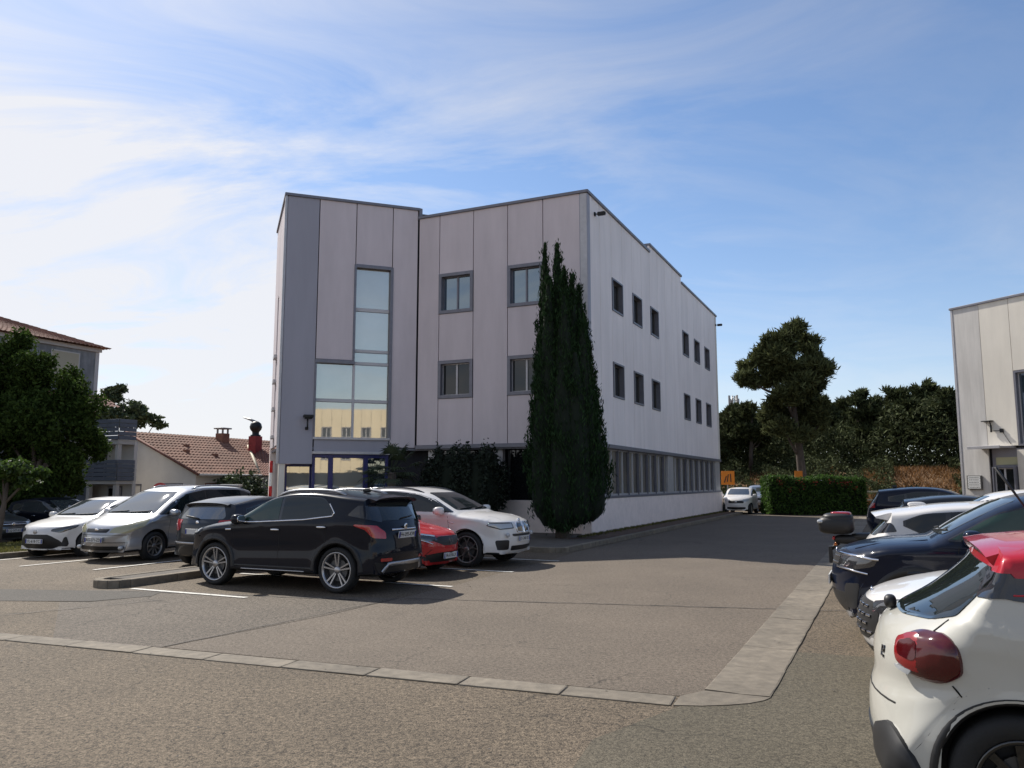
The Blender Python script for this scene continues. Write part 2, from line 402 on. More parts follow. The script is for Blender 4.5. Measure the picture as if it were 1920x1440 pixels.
M('sign_red', (0.5, 0.02, 0.02), 0.4)
M('sign_white', (0.7, 0.7, 0.68), 0.5)
M('pole_metal', (0.3, 0.3, 0.3), 0.45, metal=0.6)
M('brick_red', (0.30, 0.05, 0.05), 0.8, var=.2, vscale=5)

# ================================================================== the ground
def sheet(name, poly, z, mat, kind='structure', parent=None):
    """flat polygon following gz; poly in world xy"""
    bm = bmesh.new()
    vs = [bm.verts.new((p[0], p[1], 0)) for p in poly]
    f = bm.faces.new(vs)
    bmesh.ops.triangulate(bm, faces=[f])
    bmesh.ops.recalc_face_normals(bm, faces=bm.faces)
    if sum(f.normal.z for f in bm.faces) < 0: bmesh.ops.reverse_faces(bm, faces=bm.faces)
    for v in bm.verts: v.co.z = gz(v.co.x, v.co.y) + z
    me = bpy.data.meshes.new(name); bm.to_mesh(me); bm.free()
    o = link(name, me, parent, MATS[mat])
    if kind and parent is None: o['kind'] = kind
    return o
def UV(*ps): return [W(u, v)[:2] for u, v in ps]

def terrain_z(u, v):
    z = gzuv(u, v) - 0.012
    # bank behind the hedge
    t = min(1, max(0, (v - 55) / 14)); t = t * t * (3 - 2 * t)
    s = min(1, max(0, (u + 22) / 12)); s = s * s * (3 - 2 * s)
    z += 2.7 * t * s
    d = max(abs(u), abs(v))
    if d > 95: z -= min(2.0, (d - 95) * 0.03)
    return z
us = [-900, -500, -300, -200, -140, -110, -95] + list(range(-90, 91, 3)) + [95, 110, 140, 200, 300, 500, 900]
vs_ = [-900, -500, -300, -200, -140, -110, -95] + list(range(-90, 91, 3)) + [95, 110, 140, 200, 300, 500, 900]
vv = []; ff = []
for v in vs_:
    for u in us:
        p = W(u, v, terrain_z(u, v)); 
        if v > 57 and u > -20 and v < 95: p.z += random.uniform(-.12, .18)
        vv.append(p)
nu = len(us)
for j in range(len(vs_) - 1):
    for i in range(nu - 1):
        ff.append((j * nu + i, j * nu + i + 1, (j + 1) * nu + i + 1, (j + 1) * nu + i))
o = link('ground', mesh_np('ground', vv, ff, True), None, MATS['dry_grass']); o['kind'] = 'structure'

# car park: one asphalt sheet on a grid
vv = []; ff = []
ug = list(np.arange(-46, 36.1, 2.0)); vg = list(np.arange(-26, 54.1, 4.0))
for v in vg:
    for u in ug: vv.append(W(u, v, gzuv(u, v)))
nu = len(ug)
for j in range(len(vg) - 1):
    for i in range(nu - 1): ff.append((j * nu + i, j * nu + i + 1, (j + 1) * nu + i + 1, (j + 1) * nu + i))
o = link('car_park', mesh_np('car_park', vv, ff), None, MATS['asphalt_coarse']); o['kind'] = 'structure'

# smoother carriageway between the gutters
KA, KB = Vector((-8.1, 10.40)), Vector((1.36, 6.80))      # left gutter line (far edge)
kd = (KB - KA).normalized(); kn = Vector((-kd.y, kd.x))
GA_, GB_ = Vector((1.62, 6.98)), Vector((6.22, 16.78))      # right gutter line (left edge)
gd = (GB_ - GA_).normalized(); gn = Vector((gd.y, -gd.x))
GEND = GB_ + gd * 27
road = [(-3.70, 8.76), tuple(KB + kn * .02), tuple(GA_), tuple(GB_), tuple(GEND), tuple(W(-1.2, 49)), tuple(W(-7.2, 49)), tuple(W(-7.2, 19.2)), tuple(W(-7.0, 17.2)), (-0.95, 14.0), (-1.7, 12.4), (-2.4, 10.9)]
sheet('road', road, 0.004, 'asphalt_smooth')
left = [tuple(KA + kn * .01 - kd * 4), (-3.72, 8.76), (-2.42, 10.9), (-1.72, 12.4), (-3.9, 12.75), (-6.2, 13.4), (-12, 13.2)]
sheet('apron', left, 0.004, 'asphalt_left')
sheet('asphalt_patch', [(1.45, 6.66), (2.62, 8.62), (2.9, 8.55), (4.6, 7.9), (5.5, 6.0), (4.2, 2.0), (-1.0, 2.0), (0.1, 4.3), (0.55, 5.7)], 0.004, 'asphalt_patch')
sheet('asphalt_repair', [(-10.5, 12.3), (-6.2, 12.05), (-5.55, 12.6), (-5.6, 13.1), (-9.6, 13.6), (-12, 14)], 0.008, 'asphalt_new')
def tarline(pts, wd, name='tar_seam', z=0.010):
    vs = []; fs = []
    for i, p in enumerate(pts):
        a = Vector(pts[max(0, i - 1)]); b = Vector(pts[min(len(pts) - 1, i + 1)])
        d = (b - a).normalized(); n = Vector((-d.y, d.x)); q = Vector(p)
        ww = wd * random.uniform(.5, 1.3)
        for s in (-1, 1):
            e = q + n * ww * s; vs.append((e.x, e.y, gz(e.x, e.y) + z))
    for i in range(len(pts) - 1): fs.append((2 * i, 2 * i + 2, 2 * i + 3, 2 * i + 1))
    o = link(name, mesh_np(name, vs, fs), None, MATS['tar']); o['kind'] = 'structure'
def wob(a, b, n, amp):
    return [(a[0] + (b[0] - a[0]) * t + random.uniform(-amp, amp), a[1] + (b[1] - a[1]) * t + random.uniform(-amp, amp)) for t in np.linspace(0, 1, n)]
tarline(wob((-1.6, 12.35), (4.3, 11.2), 40, .025), .016)
tarline(wob((4.3, 11.2), (6.2, 11.0), 14, .02), .018)
tarline(wob((-7.2, 10.35), (-5.2, 12.2), 20, .02), .012)
tarline(wob((-6.3, 13.2), (-2.3, 12.2), 24, .025), .014)
tarline(wob((-3.72, 8.78), (-1.7, 12.4), 24, .012), .008)

# concrete gutter stones
stone_me = {}
def stone_mesh(l, wd, h, key):
    if key not in stone_me:
        mb = MB(); mb.bevbox(0, l, -wd / 2, wd / 2, -0.1, h, 0.014 if key == 'a' else .006)
        for i_, v_ in enumerate(mb.v): mb.v[i_] = (v_[0] + random.uniform(-.004, .004), v_[1] + random.uniform(-.005, .005), v_[2] + random.uniform(-.002, .002))
        mb_ = mb; o = mb.build('gutter_stone', [MATS['concrete']]); stone_me[key] = o.data; bpy.data.objects.remove(o)
    return stone_me[key]
gut = thing('gutter', None, None, (KA.x, KA.y, 0)); gut['kind'] = 'structure'
ang = math.atan2(kd.y, kd.x)
L_ = (KB - KA).length; n = 11; sl = L_ / n
for i in range(-3, n):
    p = KA + kd * (sl * i) - kn * .16
    o = link('gutter_stone', stone_mesh(sl - .012, .29, .014, 'a'), gut, None, (p.x - KA.x + 0.0, p.y - KA.y, gz(p.x, p.y) + random.uniform(-.002, .003)), ang + random.uniform(-.006, .006))
gut2 = thing('gutter', None, None, (GA_.x, GA_.y, 0)); gut2['kind'] = 'structure'
ang2 = math.atan2(gd.y, gd.x)
mb = MB()
prof = [(0, -.1), (0, .014), (.012, .018), (.26, .0105), (.28, .0105), (.523, .016), (.535, .012), (.535, -.1)]
nl = 5
for k in range(nl + 1):
    x = .997 * k / nl
    for (y, z) in prof: mb.v.append((x, -y + random.uniform(-.004, .004), z + random.uniform(-.0015, .0015)))
m_ = len(prof)
for k in range(nl):
    for a in range(m_ - 1): mb.f.append((k * m_ + a, (k + 1) * m_ + a, (k + 1) * m_ + a + 1, k * m_ + a + 1)); mb.sm.append(False); mb.mi.append(0)
mb.f += [tuple(range(m_)), tuple(nl * m_ + a for a in range(m_))[::-1]]; mb.sm += [False, False]; mb.mi += [0, 0]
go_ = mb.build('gutter_stone', [MATS['concrete']], fix=True); chan = go_.data; bpy.data.objects.remove(go_)
for i in range(38):
    p = GA_ + gd * (1.0 * i)
    link('gutter_stone', chan, gut2, None, (p.x - GA_.x, p.y - GA_.y, random.uniform(-.002, .002)), ang2 + random.uniform(-.003, .003))
# the rounded corner piece
arc = []
c0 = Vector((1.50, 6.95))
mb = MB()
pts = [(1.375, 6.795), (1.615, 6.965), (2.10, 6.745), (2.02, 6.66), (1.88, 6.58), (1.7, 6.53), (1.48, 6.505), (1.265, 6.525)]
mb.prism([(p[0] - GA_.x, p[1] - GA_.y) for p in pts], -.08, .010)
mb.build('gutter_corner', [MATS['concrete']], gut2)

# painted stall lines
def pline(u0, v0, u1, v1, wd=.1):
    a = W(u0, v0); b = W(u1, v1); d = (b - a).normalized(); nn = Vector((-d.y, d.x, 0)) * wd / 2
    pts = [a + (b - a) * t for t in np.linspace(0, 1, 9)]
    vs = []
    for p in pts:
        for s in (-1, 1):
            q = p + nn * s; vs.append((q.x, q.y, gz(q.x, q.y) + .013))
    o = link('stall_line', mesh_np('stall_line', vs, [(2 * i, 2 * i + 2, 2 * i + 3, 2 * i + 1) for i in range(8)]), None, MATS['line_paint']); o['kind'] = 'structure'
for v in (9.55, 12.0, 14.43, 16.85): pline(-11.35, v, -6.7 if v > 10 else -8.9, v)
for u in (-19.1, -16.85, -14.55): pline(u, 11.3, u, 16.2)
for v in (6.65, 9.15, 11.65, 14.2, 16.6, 19.1, 21.6, 24.1, 26.6): pline(.5, v, 5.0, v)

# kerbed islands and pavements : kerb stones one by one
def kerb_run(root, pts, z, wd=.15, h=.13, sl=1.0):
    """kerb stones along polyline pts (world xy); outer face to the right of travel"""
    P = [Vector(p) for p in pts]
    for a, b in zip(P[:-1], P[1:]):
        l = (b - a).length; n = max(1, round(l / sl)); d = (b - a) / n; an = math.atan2(d.y, d.x)
        key = ('k', round(d.length, 2), wd, h)
        if key not in stone_me:
            mb = MB(); mb.bevbox(0, d.length - .01, 0, wd, -.12, h, .018); o = mb.build('kerb_stone', [MATS['kerb_concrete']]); stone_me[key] = o.data; bpy.data.objects.remove(o)
        for i in range(n):
            q = a + d * i
            link('kerb_stone', stone_me[key], root, None, (q.x - root.location.x, q.y - root.location.y, gz(q.x, q.y) - root.location.z), an)
def arcuv(uc, vc, r, a0, a1, n=6):
    return [tuple(W(uc + r * math.cos(R(a0 + (a1 - a0) * t)), vc + r * math.sin(R(a0 + (a1 - a0) * t)))[:2]) for t in np.linspace(0, 1, n)]
# island in front of the black car
isl = thing('traffic_island', None, None, W(-11.95, 9.6)); isl['kind'] = 'structure'
ring = UV((-12.33, 18.6), (-12.33, 9.75)) + arcuv(-11.97, 9.75, .36, 180, 360, 7)[1:-1] + UV((-11.61, 9.75), (-11.61, 18.6))
kerb_run(isl, ring, 0, sl=1.0)
mb = MB(); mb.prism([(p[0] - isl.location.x, p[1] - isl.location.y) for p in UV((-12.2, 18.6), (-12.2, 9.8), (-11.74, 9.8), (-11.74, 18.6))], -.02, .118); mb.build('island_fill', [MATS['pavement']], isl)
# pavement round the office block
pav = thing('pavement', None, None, W(-11, 21)); pav['kind'] = 'structure'
ring = UV((-13.6, 18.8), (-7.75, 18.8)) + arcuv(-7.75, 19.2, .4, -90, 0, 5)[1:] + UV((-7.35, 46.2), (-8.4, 46.2))
kerb_run(pav, ring, 0)
mb = MB(); mb.prism([(p[0] - pav.location.x, p[1] - pav.location.y) for p in UV((-19.5, 18.95), (-7.75, 18.95), (-7.5, 19.2), (-7.5, 46.1), (-19.5, 46.1))], -.05, .122); mb.build('paving', [MATS['pavement']], pav)
mb = MB(); mb.prism([(p[0] - pav.location.x, p[1] - pav.location.y) for p in UV((-8.5, 22.0), (-7.55, 22.4), (-7.6, 45.8), (-8.5, 45.8))], .05, .128); mb.build('soil_strip', [MATS['dirt']], pav)
# verge with grass at the left
ver = thing('verge', None, None, W(-21.5, 14, gzuv(-21.5, 14))); ver['kind'] = 'structure'
ring = UV((-24.5, 11.9), (-20.0, 11.9)) + arcuv(-20.0, 12.3, .4, -90, 0, 4)[1:] + UV((-19.6, 17.5))
kerb_run(ver, ring, 0)
vp = UV((-24.5, 12.05), (-20, 12.05), (-19.75, 12.3), (-19.75, 18), (-24.5, 18))
mb = MB(); mb.add([(p[0] - ver.location.x, p[1] - ver.location.y, gz(*p) + .1 - ver.location.z) for p in vp], [tuple(range(5))]); mb.build('verge_soil', [MATS['grass_soil']], ver)
n = 9000
uu = RNG.uniform(-24.4, -19.8, n); v_ = RNG.uniform(12.1, 17.8, n)
P = np.array([W(a, b, gzuv(a, b) + .13) for a, b in zip(uu, v_)])
o = link('verge_grass', leaf_mesh('verge_grass', P, .05, .008, up=1.6), None, MATS['grass_blade']); tag(o, 'short yellowing grass on the verge left of the white hatchback', 'grass', kind='stuff')
# weeds along the pavement and dry tufts on the bank
n = 2600
v_ = RNG.uniform(22.5, 45.5, n); uu = -8.43 + np.abs(RNG.normal(0, .12, n)); v_ = v_ + np.sin(v_ * 9) * .2
P = np.array([W(a, b, .15) for a, b in zip(uu, v_)])
o = link('pavement_weeds', leaf_mesh('pavement_weeds', P, .06, .012, up=1.2), None, MATS['grass_blade']); tag(o, 'straggly weeds growing along the foot of the white wall', 'weeds', kind='stuff')
n = 30000
uu = RNG.uniform(-12, 26, n); v_ = RNG.uniform(52, 72, n)
k_ = ((uu > -1.5) & (uu < 5)) | ((np.sin(uu * 1.3 + 1) + np.sin(v_ * 1.1 + uu * .7)) > 1.1); uu = uu[k_]; v_ = v_[k_]
P = np.array([W(a, b, terrain_z(a, b) + .15) for a, b in zip(uu, v_)])
o = link('bank_grass', leaf_mesh('bank_grass', P, .28, .03, up=1.3), None, MATS['straw_blade']); tag(o, 'dry straw coloured grass on the bank behind the hedge', 'grass', kind='stuff')

n = 420
P = np.stack([RNG.uniform(-7, 6.5, n), RNG.uniform(3.2, 17, n), np.full(n, .018)], 1)
A = rand_dirs(n) * np.array([1, 1, .15]); A = unit(A); B = unit(np.cross(A, np.array([[0, 0, 1.0]])))
sz = RNG.uniform(.006, .02, (n, 1))
o = link('ground_litter', quads_mesh('ground_litter', P.astype(np.float32), (A * sz).astype(np.float32), (B * sz * .6).astype(np.float32)), None, MATS['tar']); tag(o, 'tiny dark leaf crumbs scattered over the asphalt', 'litter', kind='stuff')
# ================================================================== buildings
def inset_poly(poly, d):
    """inset of a clockwise/ccw polygon (outward to the right of travel)"""
    n = len(poly); P = [Vector(p) for p in poly]; out_ = []
    for i in range(n):
        a, b, c = P[i - 1], P[i], P[(i + 1) % n]
        d1 = (b - a).normalized(); d2 = (c - b).normalized()
        n1 = Vector((-d1.y, d1.x)); n2 = Vector((-d2.y, d2.x))
        p1 = a + n1 * d; p2 = b + n2 * d
        den = d1.x * d2.y - d1.y * d2.x
        if abs(den) < 1e-6: out_.append(tuple(b + n1 * d)); continue
        t = ((p2.x - p1.x) * d2.y - (p2.y - p1.y) * d2.x) / den
        out_.append(tuple(p1 + d1 * t))
    return out_

BOXC = {}
class Facade:
    """local frame on a wall: s along, o outward, z up"""
    def __init__(self, root, p0, ang):
        self.root = root; self.p = Vector((p0[0], p0[1])); self.a = ang
        self.d = Vector((math.cos(ang), math.sin(ang))); self.n = Vector((self.d.y, -self.d.x))
    def loc(self, s, o, z):
        q = self.p + self.d * s + self.n * o; return (q.x, q.y, z)
    def box(self, name, s0, s1, z0, z1, o0, o1, mat, bev=0.0, parent=None):
        # o0: outward position of the outer face, o1: thickness behind it
        key = (round(s1 - s0, 3), round(z1 - z0, 3), round(o1, 3), mat, bev)
        if key not in BOXC:
            mb = MB(); mb.box(0, s1 - s0, 0, o1, 0, z1 - z0, bev=bev)
            ob = mb.build(name, [MATS[mat]]); BOXC[key] = ob.data; bpy.data.objects.remove(ob)
        if parent is not None:
            ps, po, pz = parent['_s'], parent['_o'], parent['_z']
            return link(name, BOXC[key], parent, None, (s0 - ps, -(o0 - po), z0 - pz))
        return link(name, BOXC[key], self.root, None, self.loc(s0, o0, z0), self.a)
    def group(self, name, mb, mats, s0, o, z0):
        ob = mb.build(name, mats, self.root, self.loc(s0, o, z0), self.a)
        ob['_s'] = s0; ob['_o'] = o; ob['_z'] = z0
        return ob
    def window(self, s0, s1, z0, z1, depth=.28, glass='glass_dark', n=2, fr=.07, outp=.02, fmat='trim_metal', smat='sash_white', sash=.045, splits=None, name='window'):
        mb = MB(); w_, h_ = s1 - s0, z1 - z0
        for (a, b, c, e) in ((0, fr, 0, h_), (w_ - fr, w_, 0, h_), (fr, w_ - fr, 0, fr), (fr, w_ - fr, h_ - fr, h_)):
            mb.box(a, b, -outp, depth, c, e)
        wo = self.group(name, mb, [MATS[fmat]], s0, 0, z0)
        x0, x1, y0, y1 = s0 + fr, s1 - fr, z0 + fr, z1 - fr
        cuts = splits or [x0 + (x1 - x0) * i / n for i in range(n + 1)]
        for a, b in zip(cuts[:-1], cuts[1:]):
            sb = MB(); ww, hh = b - a, y1 - y0
            for (p, q, r_, t) in ((0, sash, 0, hh), (ww - sash, ww, 0, hh), (sash, ww - sash, 0, sash), (sash, ww - sash, hh - sash, hh)):
                sb.box(p, q, 0, .06, r_, t)
            so = sb.build('sash', [MATS[smat]], wo, (a - s0, depth - .12, y0 - z0))
            self.box('pane', a + sash, b - sash, y0 + sash, y1 - sash, -(depth - .085), .010, glass, parent=wo)
        return wo

HR = 11.3; HW = 11.62
bld = thing('office_building', 'grey and white panel office block with angled stair wing behind the parked cars', 'building', W(-8.48, 24.0), -GA)
LB = 22.0
q = math.sqrt(.5)
N0 = (-6.45, 0.0); L0 = (-6.45 - 4.65 * q, -4.65 * q); LL0 = (L0[0] - 4.44 * q, L0[1] + 4.44 * q)
poly = [N0, (0, 0), (0, LB), (-13.5, LB), (-13.5, 6), LL0, L0]
mb = MB()
ip = inset_poly(poly, .32)
mb.prism(ip, 2.93, HR - .06)
mb.prism(inset_poly([N0, (-3.2, 3.25), (-9.5, 4.2), LL0, L0], .32), HR - .3, HW - .06)
mb.prism(inset_poly([(-.02, 7.7), (-.02, 13.3), (-6, 13.3), (-6, 7.7)], .32), HR - .3, HR + .28)
mb.build('wall_core', [MATS['joint']], bld, fix=True)
mb = MB(); mb.prism([(-5.3, 1.1), (-.36, 1.1), (-.36, LB - .3), (-13, LB - .3), (-13, 6), (-11.9, -.1), (-9.75, -2.35), (-6.6, .7)], .05, 2.93)
mb.build('ground_floor_core', [MATS['joint']], bld, fix=True)
mb = MB(); mb.prism(inset_poly(poly, .05), 2.86, 2.93); mb.build('soffit', [MATS['trim_metal']], bld, fix=True)

G = .014
# --- side facade
fs = Facade(bld, (0, 0), R(90))
wins = [2.55, 5.10, 7.66, 13.38, 15.93, 18.48]
edges = [0.27, 1.27]
cur = 1.27
cols = [(0.27, 1.27)]
xs = [1.27, 2.55, 3.83, 5.10, 6.38, 7.66, 8.94, 10.2, 11.48, 12.45, 13.38, 14.66, 15.93, 17.2, 18.48, 19.76, 20.7, 21.62]
for a, b in zip(xs[:-1], xs[1:]): cols.append((a, b))
for a, b in cols:
    top = HR - .07 + (.31 if 8.0 < (a + b) / 2 < 13.3 else 0)
    if a in wins:
        for z0, z1 in ((3.04, 4.70), (5.96, 7.78), (8.98, top)):
            fs.box('panel', a + G, b - G, z0, z1, 0, .08, 'panel_side_lit') if False else fs.box('panel', a + G, b - G, z0, z1, 0, .08, 'panel_side_lit', bev=.006)
    else:
        fs.box('panel', a + G, b - G, 3.04, top, 0, .08, 'panel_side_lit', bev=.006)
for a in wins:
    for z0, z1 in ((4.71, 5.95), (7.79, 8.97)):
        fs.window(a + .01, a + 1.27, z0, z1, depth=.26, glass='glass_dark', n=2, fr=.06, fmat='trim_metal', smat='sash_dark', outp=.03)
fs.box('corner_strip', 0.005, .27, 3.0, HR - .07, .012, .30, 'panel_grey', bev=.01)
fs.box('corner_strip', 21.63, LB, 3.0, HR - .07, .012, .30, 'panel_cream', bev=.01)
fs.box('slab_trim', 0.02, LB + .02, 2.90, 3.035, .06, .32, 'trim_metal', bev=.01)
fs.box('parapet_return', 7.67, 7.78, HR - .1, HR + .24, -.085, .35, 'trim_metal', bev=.006); fs.box('parapet_return', 13.26, 13.37, HR - .1, HR + .24, -.085, .35, 'trim_metal', bev=.006)
for a, b, zz in ((0, 7.66, HR), (13.42, LB + .05, HR), (7.70, 13.40, HR + .31)):
    fs.box('coping', a - .04, b, zz - .07, zz + .03, .06, .42, 'trim_metal', bev=.01)
fs.box('low_wall', .02, LB + .25, .06, 1.22, .03, .34, 'render_bounce', bev=.012)
fs.box('window_sill', .02, LB + .02, 1.22, 1.30, .05, .36, 'trim_metal', bev=.008)
fs.box('pillar', 10.15, 11.1, 1.30, 2.9, -.03, .25, 'trim_light', bev=.01)
fs.box('pillar', 20.75, LB - .02, 1.30, 2.9, -.03, .25, 'trim_light', bev=.01)
fs.box('pillar', .05, .6, 1.30, 2.9, -.03, .25, 'trim_light', bev=.01)
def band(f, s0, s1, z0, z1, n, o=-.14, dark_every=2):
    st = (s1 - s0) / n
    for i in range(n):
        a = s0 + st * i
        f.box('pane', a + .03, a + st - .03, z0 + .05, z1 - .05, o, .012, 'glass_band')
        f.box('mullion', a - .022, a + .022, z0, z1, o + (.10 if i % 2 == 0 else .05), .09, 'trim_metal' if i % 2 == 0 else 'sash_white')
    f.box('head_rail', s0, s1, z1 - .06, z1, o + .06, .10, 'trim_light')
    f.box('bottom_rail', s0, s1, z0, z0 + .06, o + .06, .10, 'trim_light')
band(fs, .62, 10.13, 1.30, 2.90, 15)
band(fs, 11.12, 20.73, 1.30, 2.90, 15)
def cctv(f, s, z, o=.0):
    mb = MB(); mb.box(-.05, .05, -.05, 0, -.06, .06); mb.tube([(0, -.03, 0), (0, -.16, -.01)], .02); mb.bevbox(-.06, .06, -.38, -.12, -.07, .05, .012); mb.tube([(0, -.38, -.01), (0, -.395, -.01)], .045)
    f.group('security_camera', mb, [MATS['sign_black']], s, o, z)
cctv(fs, .75, 10.72); cctv(fs, 21.8, 10.72)

# --- front facade (right of the notch)
ff_ = Facade(bld, N0, 0.0)
X0 = 6.45
cols = [(0.03, .89), (.89, 2.25), (2.25, 3.57), (3.57, 4.88), (4.88, 6.2)]
for i, (a, b) in enumerate(cols):
    if i in (1, 3):
        for z0, z1 in ((3.04, 4.63), (5.97, 7.63), (9.09, HR - .07)):
            ff_.box('panel', a + G, b - G, z0, z1, 0, .08, 'panel_white', bev=.006)
        ff_.window(a, b, 4.64, 5.96, depth=.24, glass='glass_dark', fr=.11, outp=.04, smat='trim_light', sash=.032)
        ff_.window(a, b, 7.64, 9.08, depth=.24, glass='glass_sky', fr=.11, outp=.04, smat='trim_metal', sash=.032)
    else:
        ff_.box('panel', a + G, b - G, 3.04, HR - .07, 0, .08, 'panel_white', bev=.006)
ff_.box('corner_strip', 6.21, 6.445, 3.0, HR - .07, .012, .28, 'trim_light', bev=.01)
ff_.box('coping', 0.0, X0 + .03, HR - .07, HR + .03, .06, .42, 'trim_metal', bev=.01)
ff_.box('slab_trim', .02, X0 + .02, 2.90, 3.035, .06, .32, 'trim_metal', bev=.01)
ff_.box('low_wall', .3, X0 + .02, .06, 1.16, -.35, .3, 'render_bounce', bev=.012)
ff_.box('column', 2.9, 3.25, 1.16, 2.9, -.3, .2, 'trim_light')
ff_.box('column', .35, .62, .1, 2.9, -.3, .25, 'trim_light')
for i in range(8):
    a = .66 + i * .7
    ff_.box('pane', a, a + .66, 1.2, 2.86, -.62, .02, 'glass_dark')

# --- stair wing front
fw = Facade(bld, L0, R(45))
def wp(a, b, z0, z1, m): fw.box('panel', a + G, b - G, z0, z1, 0, .08, m, bev=.006)
wp(.05, 1.14, 2.36, HW - .07, 'panel_grey')
wp(1.14, 2.42, 5.94, HW - .07, 'panel_white')
wp(2.42, 3.72, 9.36, HW - .07, 'panel_white')
wp(3.72, 4.64, 2.95, HW - .07, 'panel_white')
fw.box('coping', -.04, 4.70, HW - .07, HW + .03, .06, .42, 'trim_metal', bev=.01)
fw.box('parapet_return', 4.66, 4.78, HR - .1, HW + .02, .05, .3, 'trim_metal', bev=.01)
fw.box('edge_trim', -.03, .05, 2.36, HW - .07, .02, .2, 'trim_light', bev=.01)
fw.box('spandrel', 1.17, 3.70, 2.78, 3.20, -.03, .1, 'panel_grey', bev=.006)
fw.box('window_sill', 1.12, 3.74, 3.19, 3.27, .04, .3, 'trim_light', bev=.006)
fw.box('light_trim', 1.12, 3.74, 2.70, 2.79, .03, .3, 'trim_light', bev=.006)
# L-shaped glazing : frame bars, then one pane each
for nm, a, b, z0, z1 in (('window_frame', 2.38, 2.46, 5.90, 9.34), ('window_frame', 3.66, 3.76, 3.22, 9.34), ('window_frame', 2.46, 3.66, 9.24, 9.36), ('window_frame', 1.12, 2.46, 5.80, 5.93), ('window_frame', 1.12, 1.19, 3.24, 5.80)):
    fw.box(nm, a, b, z0, z1, .035, .26, 'trim_metal', bev=.006)
for a, b, z0, z1 in ((2.46, 3.66, 7.70, 7.82), (2.46, 3.66, 6.24, 6.34), (2.40, 3.66, 5.80, 5.90), (1.19, 2.42, 4.48, 4.58), (2.50, 3.66, 4.48, 4.58), (2.42, 2.50, 3.26, 5.80)):
    fw.box('glazing_bar', a, b, z0, z1, -.10, .08, 'sash_white', bev=.006)
for a, b, z0, z1 in ((2.47, 3.655, 7.83, 9.23), (2.47, 3.655, 6.35, 7.69), (2.47, 3.655, 5.91, 6.23), (1.195, 2.415, 4.59, 5.79), (2.505, 3.655, 4.59, 5.79), (1.195, 2.415, 3.28, 4.47), (2.505, 3.655, 3.28, 4.47)):
    fw.box('pane', a, b, z0, z1, -.14, .012, 'glass_mirror')
# entrance under the wing
for a, b in ((1.14, 1.24), (1.68, 1.84), (2.86, 3.02), (3.62, 3.72)):
    fw.box('door_frame', a, b, .12, 2.70, -.10, .10, 'blue_frame', bev=.006)
for a, b in ((1.24, 1.68), (1.84, 2.86), (3.02, 3.62)):
    fw.box('door_frame', a, b, 2.58, 2.70, -.10, .10, 'blue_frame', bev=.006)
    fw.box('pane', a + .005, b - .005, .14, 2.575, -.16, .012, 'glass_sky' if a > 3 else 'glass_mirror')
fw.box('door_handle', 1.80, 1.825, .95, 1.35, -.04, .03, 'pole_metal')
for a, b in ((.30, .36), (1.10, 1.16)): fw.box('window_frame', a, b, .12, 2.36, -.45, .08, 'blue_frame')
fw.box('window_frame', .36, 1.10, 2.28, 2.36, -.45, .08, 'blue_frame')
fw.box('pane', .36, 1.10, .2, 2.28, -.5, .012, 'glass_mirror')
fw.box('column', .06, .26, .1, 2.36, -.05, .3, 'panel_cream', bev=.01)
# floodlight on the grey panel
mb = MB(); mb.box(-.05, .05, -.04, 0, -.05, .05); mb.tube([(0, -.03, 0), (0, -.22, 0), (0, -.24, .06), (0, -.24, .34)], .028); mb.bevbox(-.15, .19, -.36, -.12, .34, .44, .03); mb.bevbox(-.10, .14, -.33, -.15, .30, .34, .01)
fw.group('floodlight', mb, [MATS['sign_black']], .92, 0, 3.55)
# --- stair wing side
fl = Facade(bld, LL0, R(-45))
fl.box('panel', .03, 1.75, 3.0, HW - .07, 0, .08, 'panel_white', bev=.006)
fl.box('panel', 1.77, 2.35, 8.5, HW - .07, 0, .08, 'panel_white', bev=.006)
fl.box('panel', 2.37, 4.38, 3.0, HW - .07, 0, .08, 'panel_white', bev=.006)
fl.box('coping', -.04, 4.47, HW - .07, HW + .03, .05, .4, 'trim_metal', bev=.01)
fl.box('column', 0.0, .35, .05, 3.0, 0, .35, 'render_bounce', bev=.01)
fl.box('recess_panel', 1.75, 2.37, .1, 8.5, -.2, .05, 'panel_grey')
for z in (3.3, 4.3, 5.3, 6.2): fl.box('ledge', 1.7, 2.42, z, z + .12, .10, .3, 'trim_light', bev=.006)
fl.box('low_wall', .35, 4.40, .05, 1.1, -.1, .3, 'panel_grey')
fl.box('pane', .4, 4.2, 1.1, 2.9, -.2, .02, 'glass_dark')

# red and white post sign beside the entrance
ps = thing('marker_post', 'red and white banded post beside the entrance corner', 'post', bld.matrix_basis @ Vector((L0[0] - .55, L0[1] + .35, .122)))
mb = MB(); mb.tube([(0, 0, 0), (0, 0, 2.35)], .05, 12); mb.build('post', [MATS['sign_white']], ps)
for z0, z1 in ((.3, .75), (1.15, 1.5), (1.95, 2.35)):
    mb = MB(); mb.tube([(0, 0, z0), (0, 0, z1)], .054, 12); mb.build('band', [MATS['sign_red']], ps)

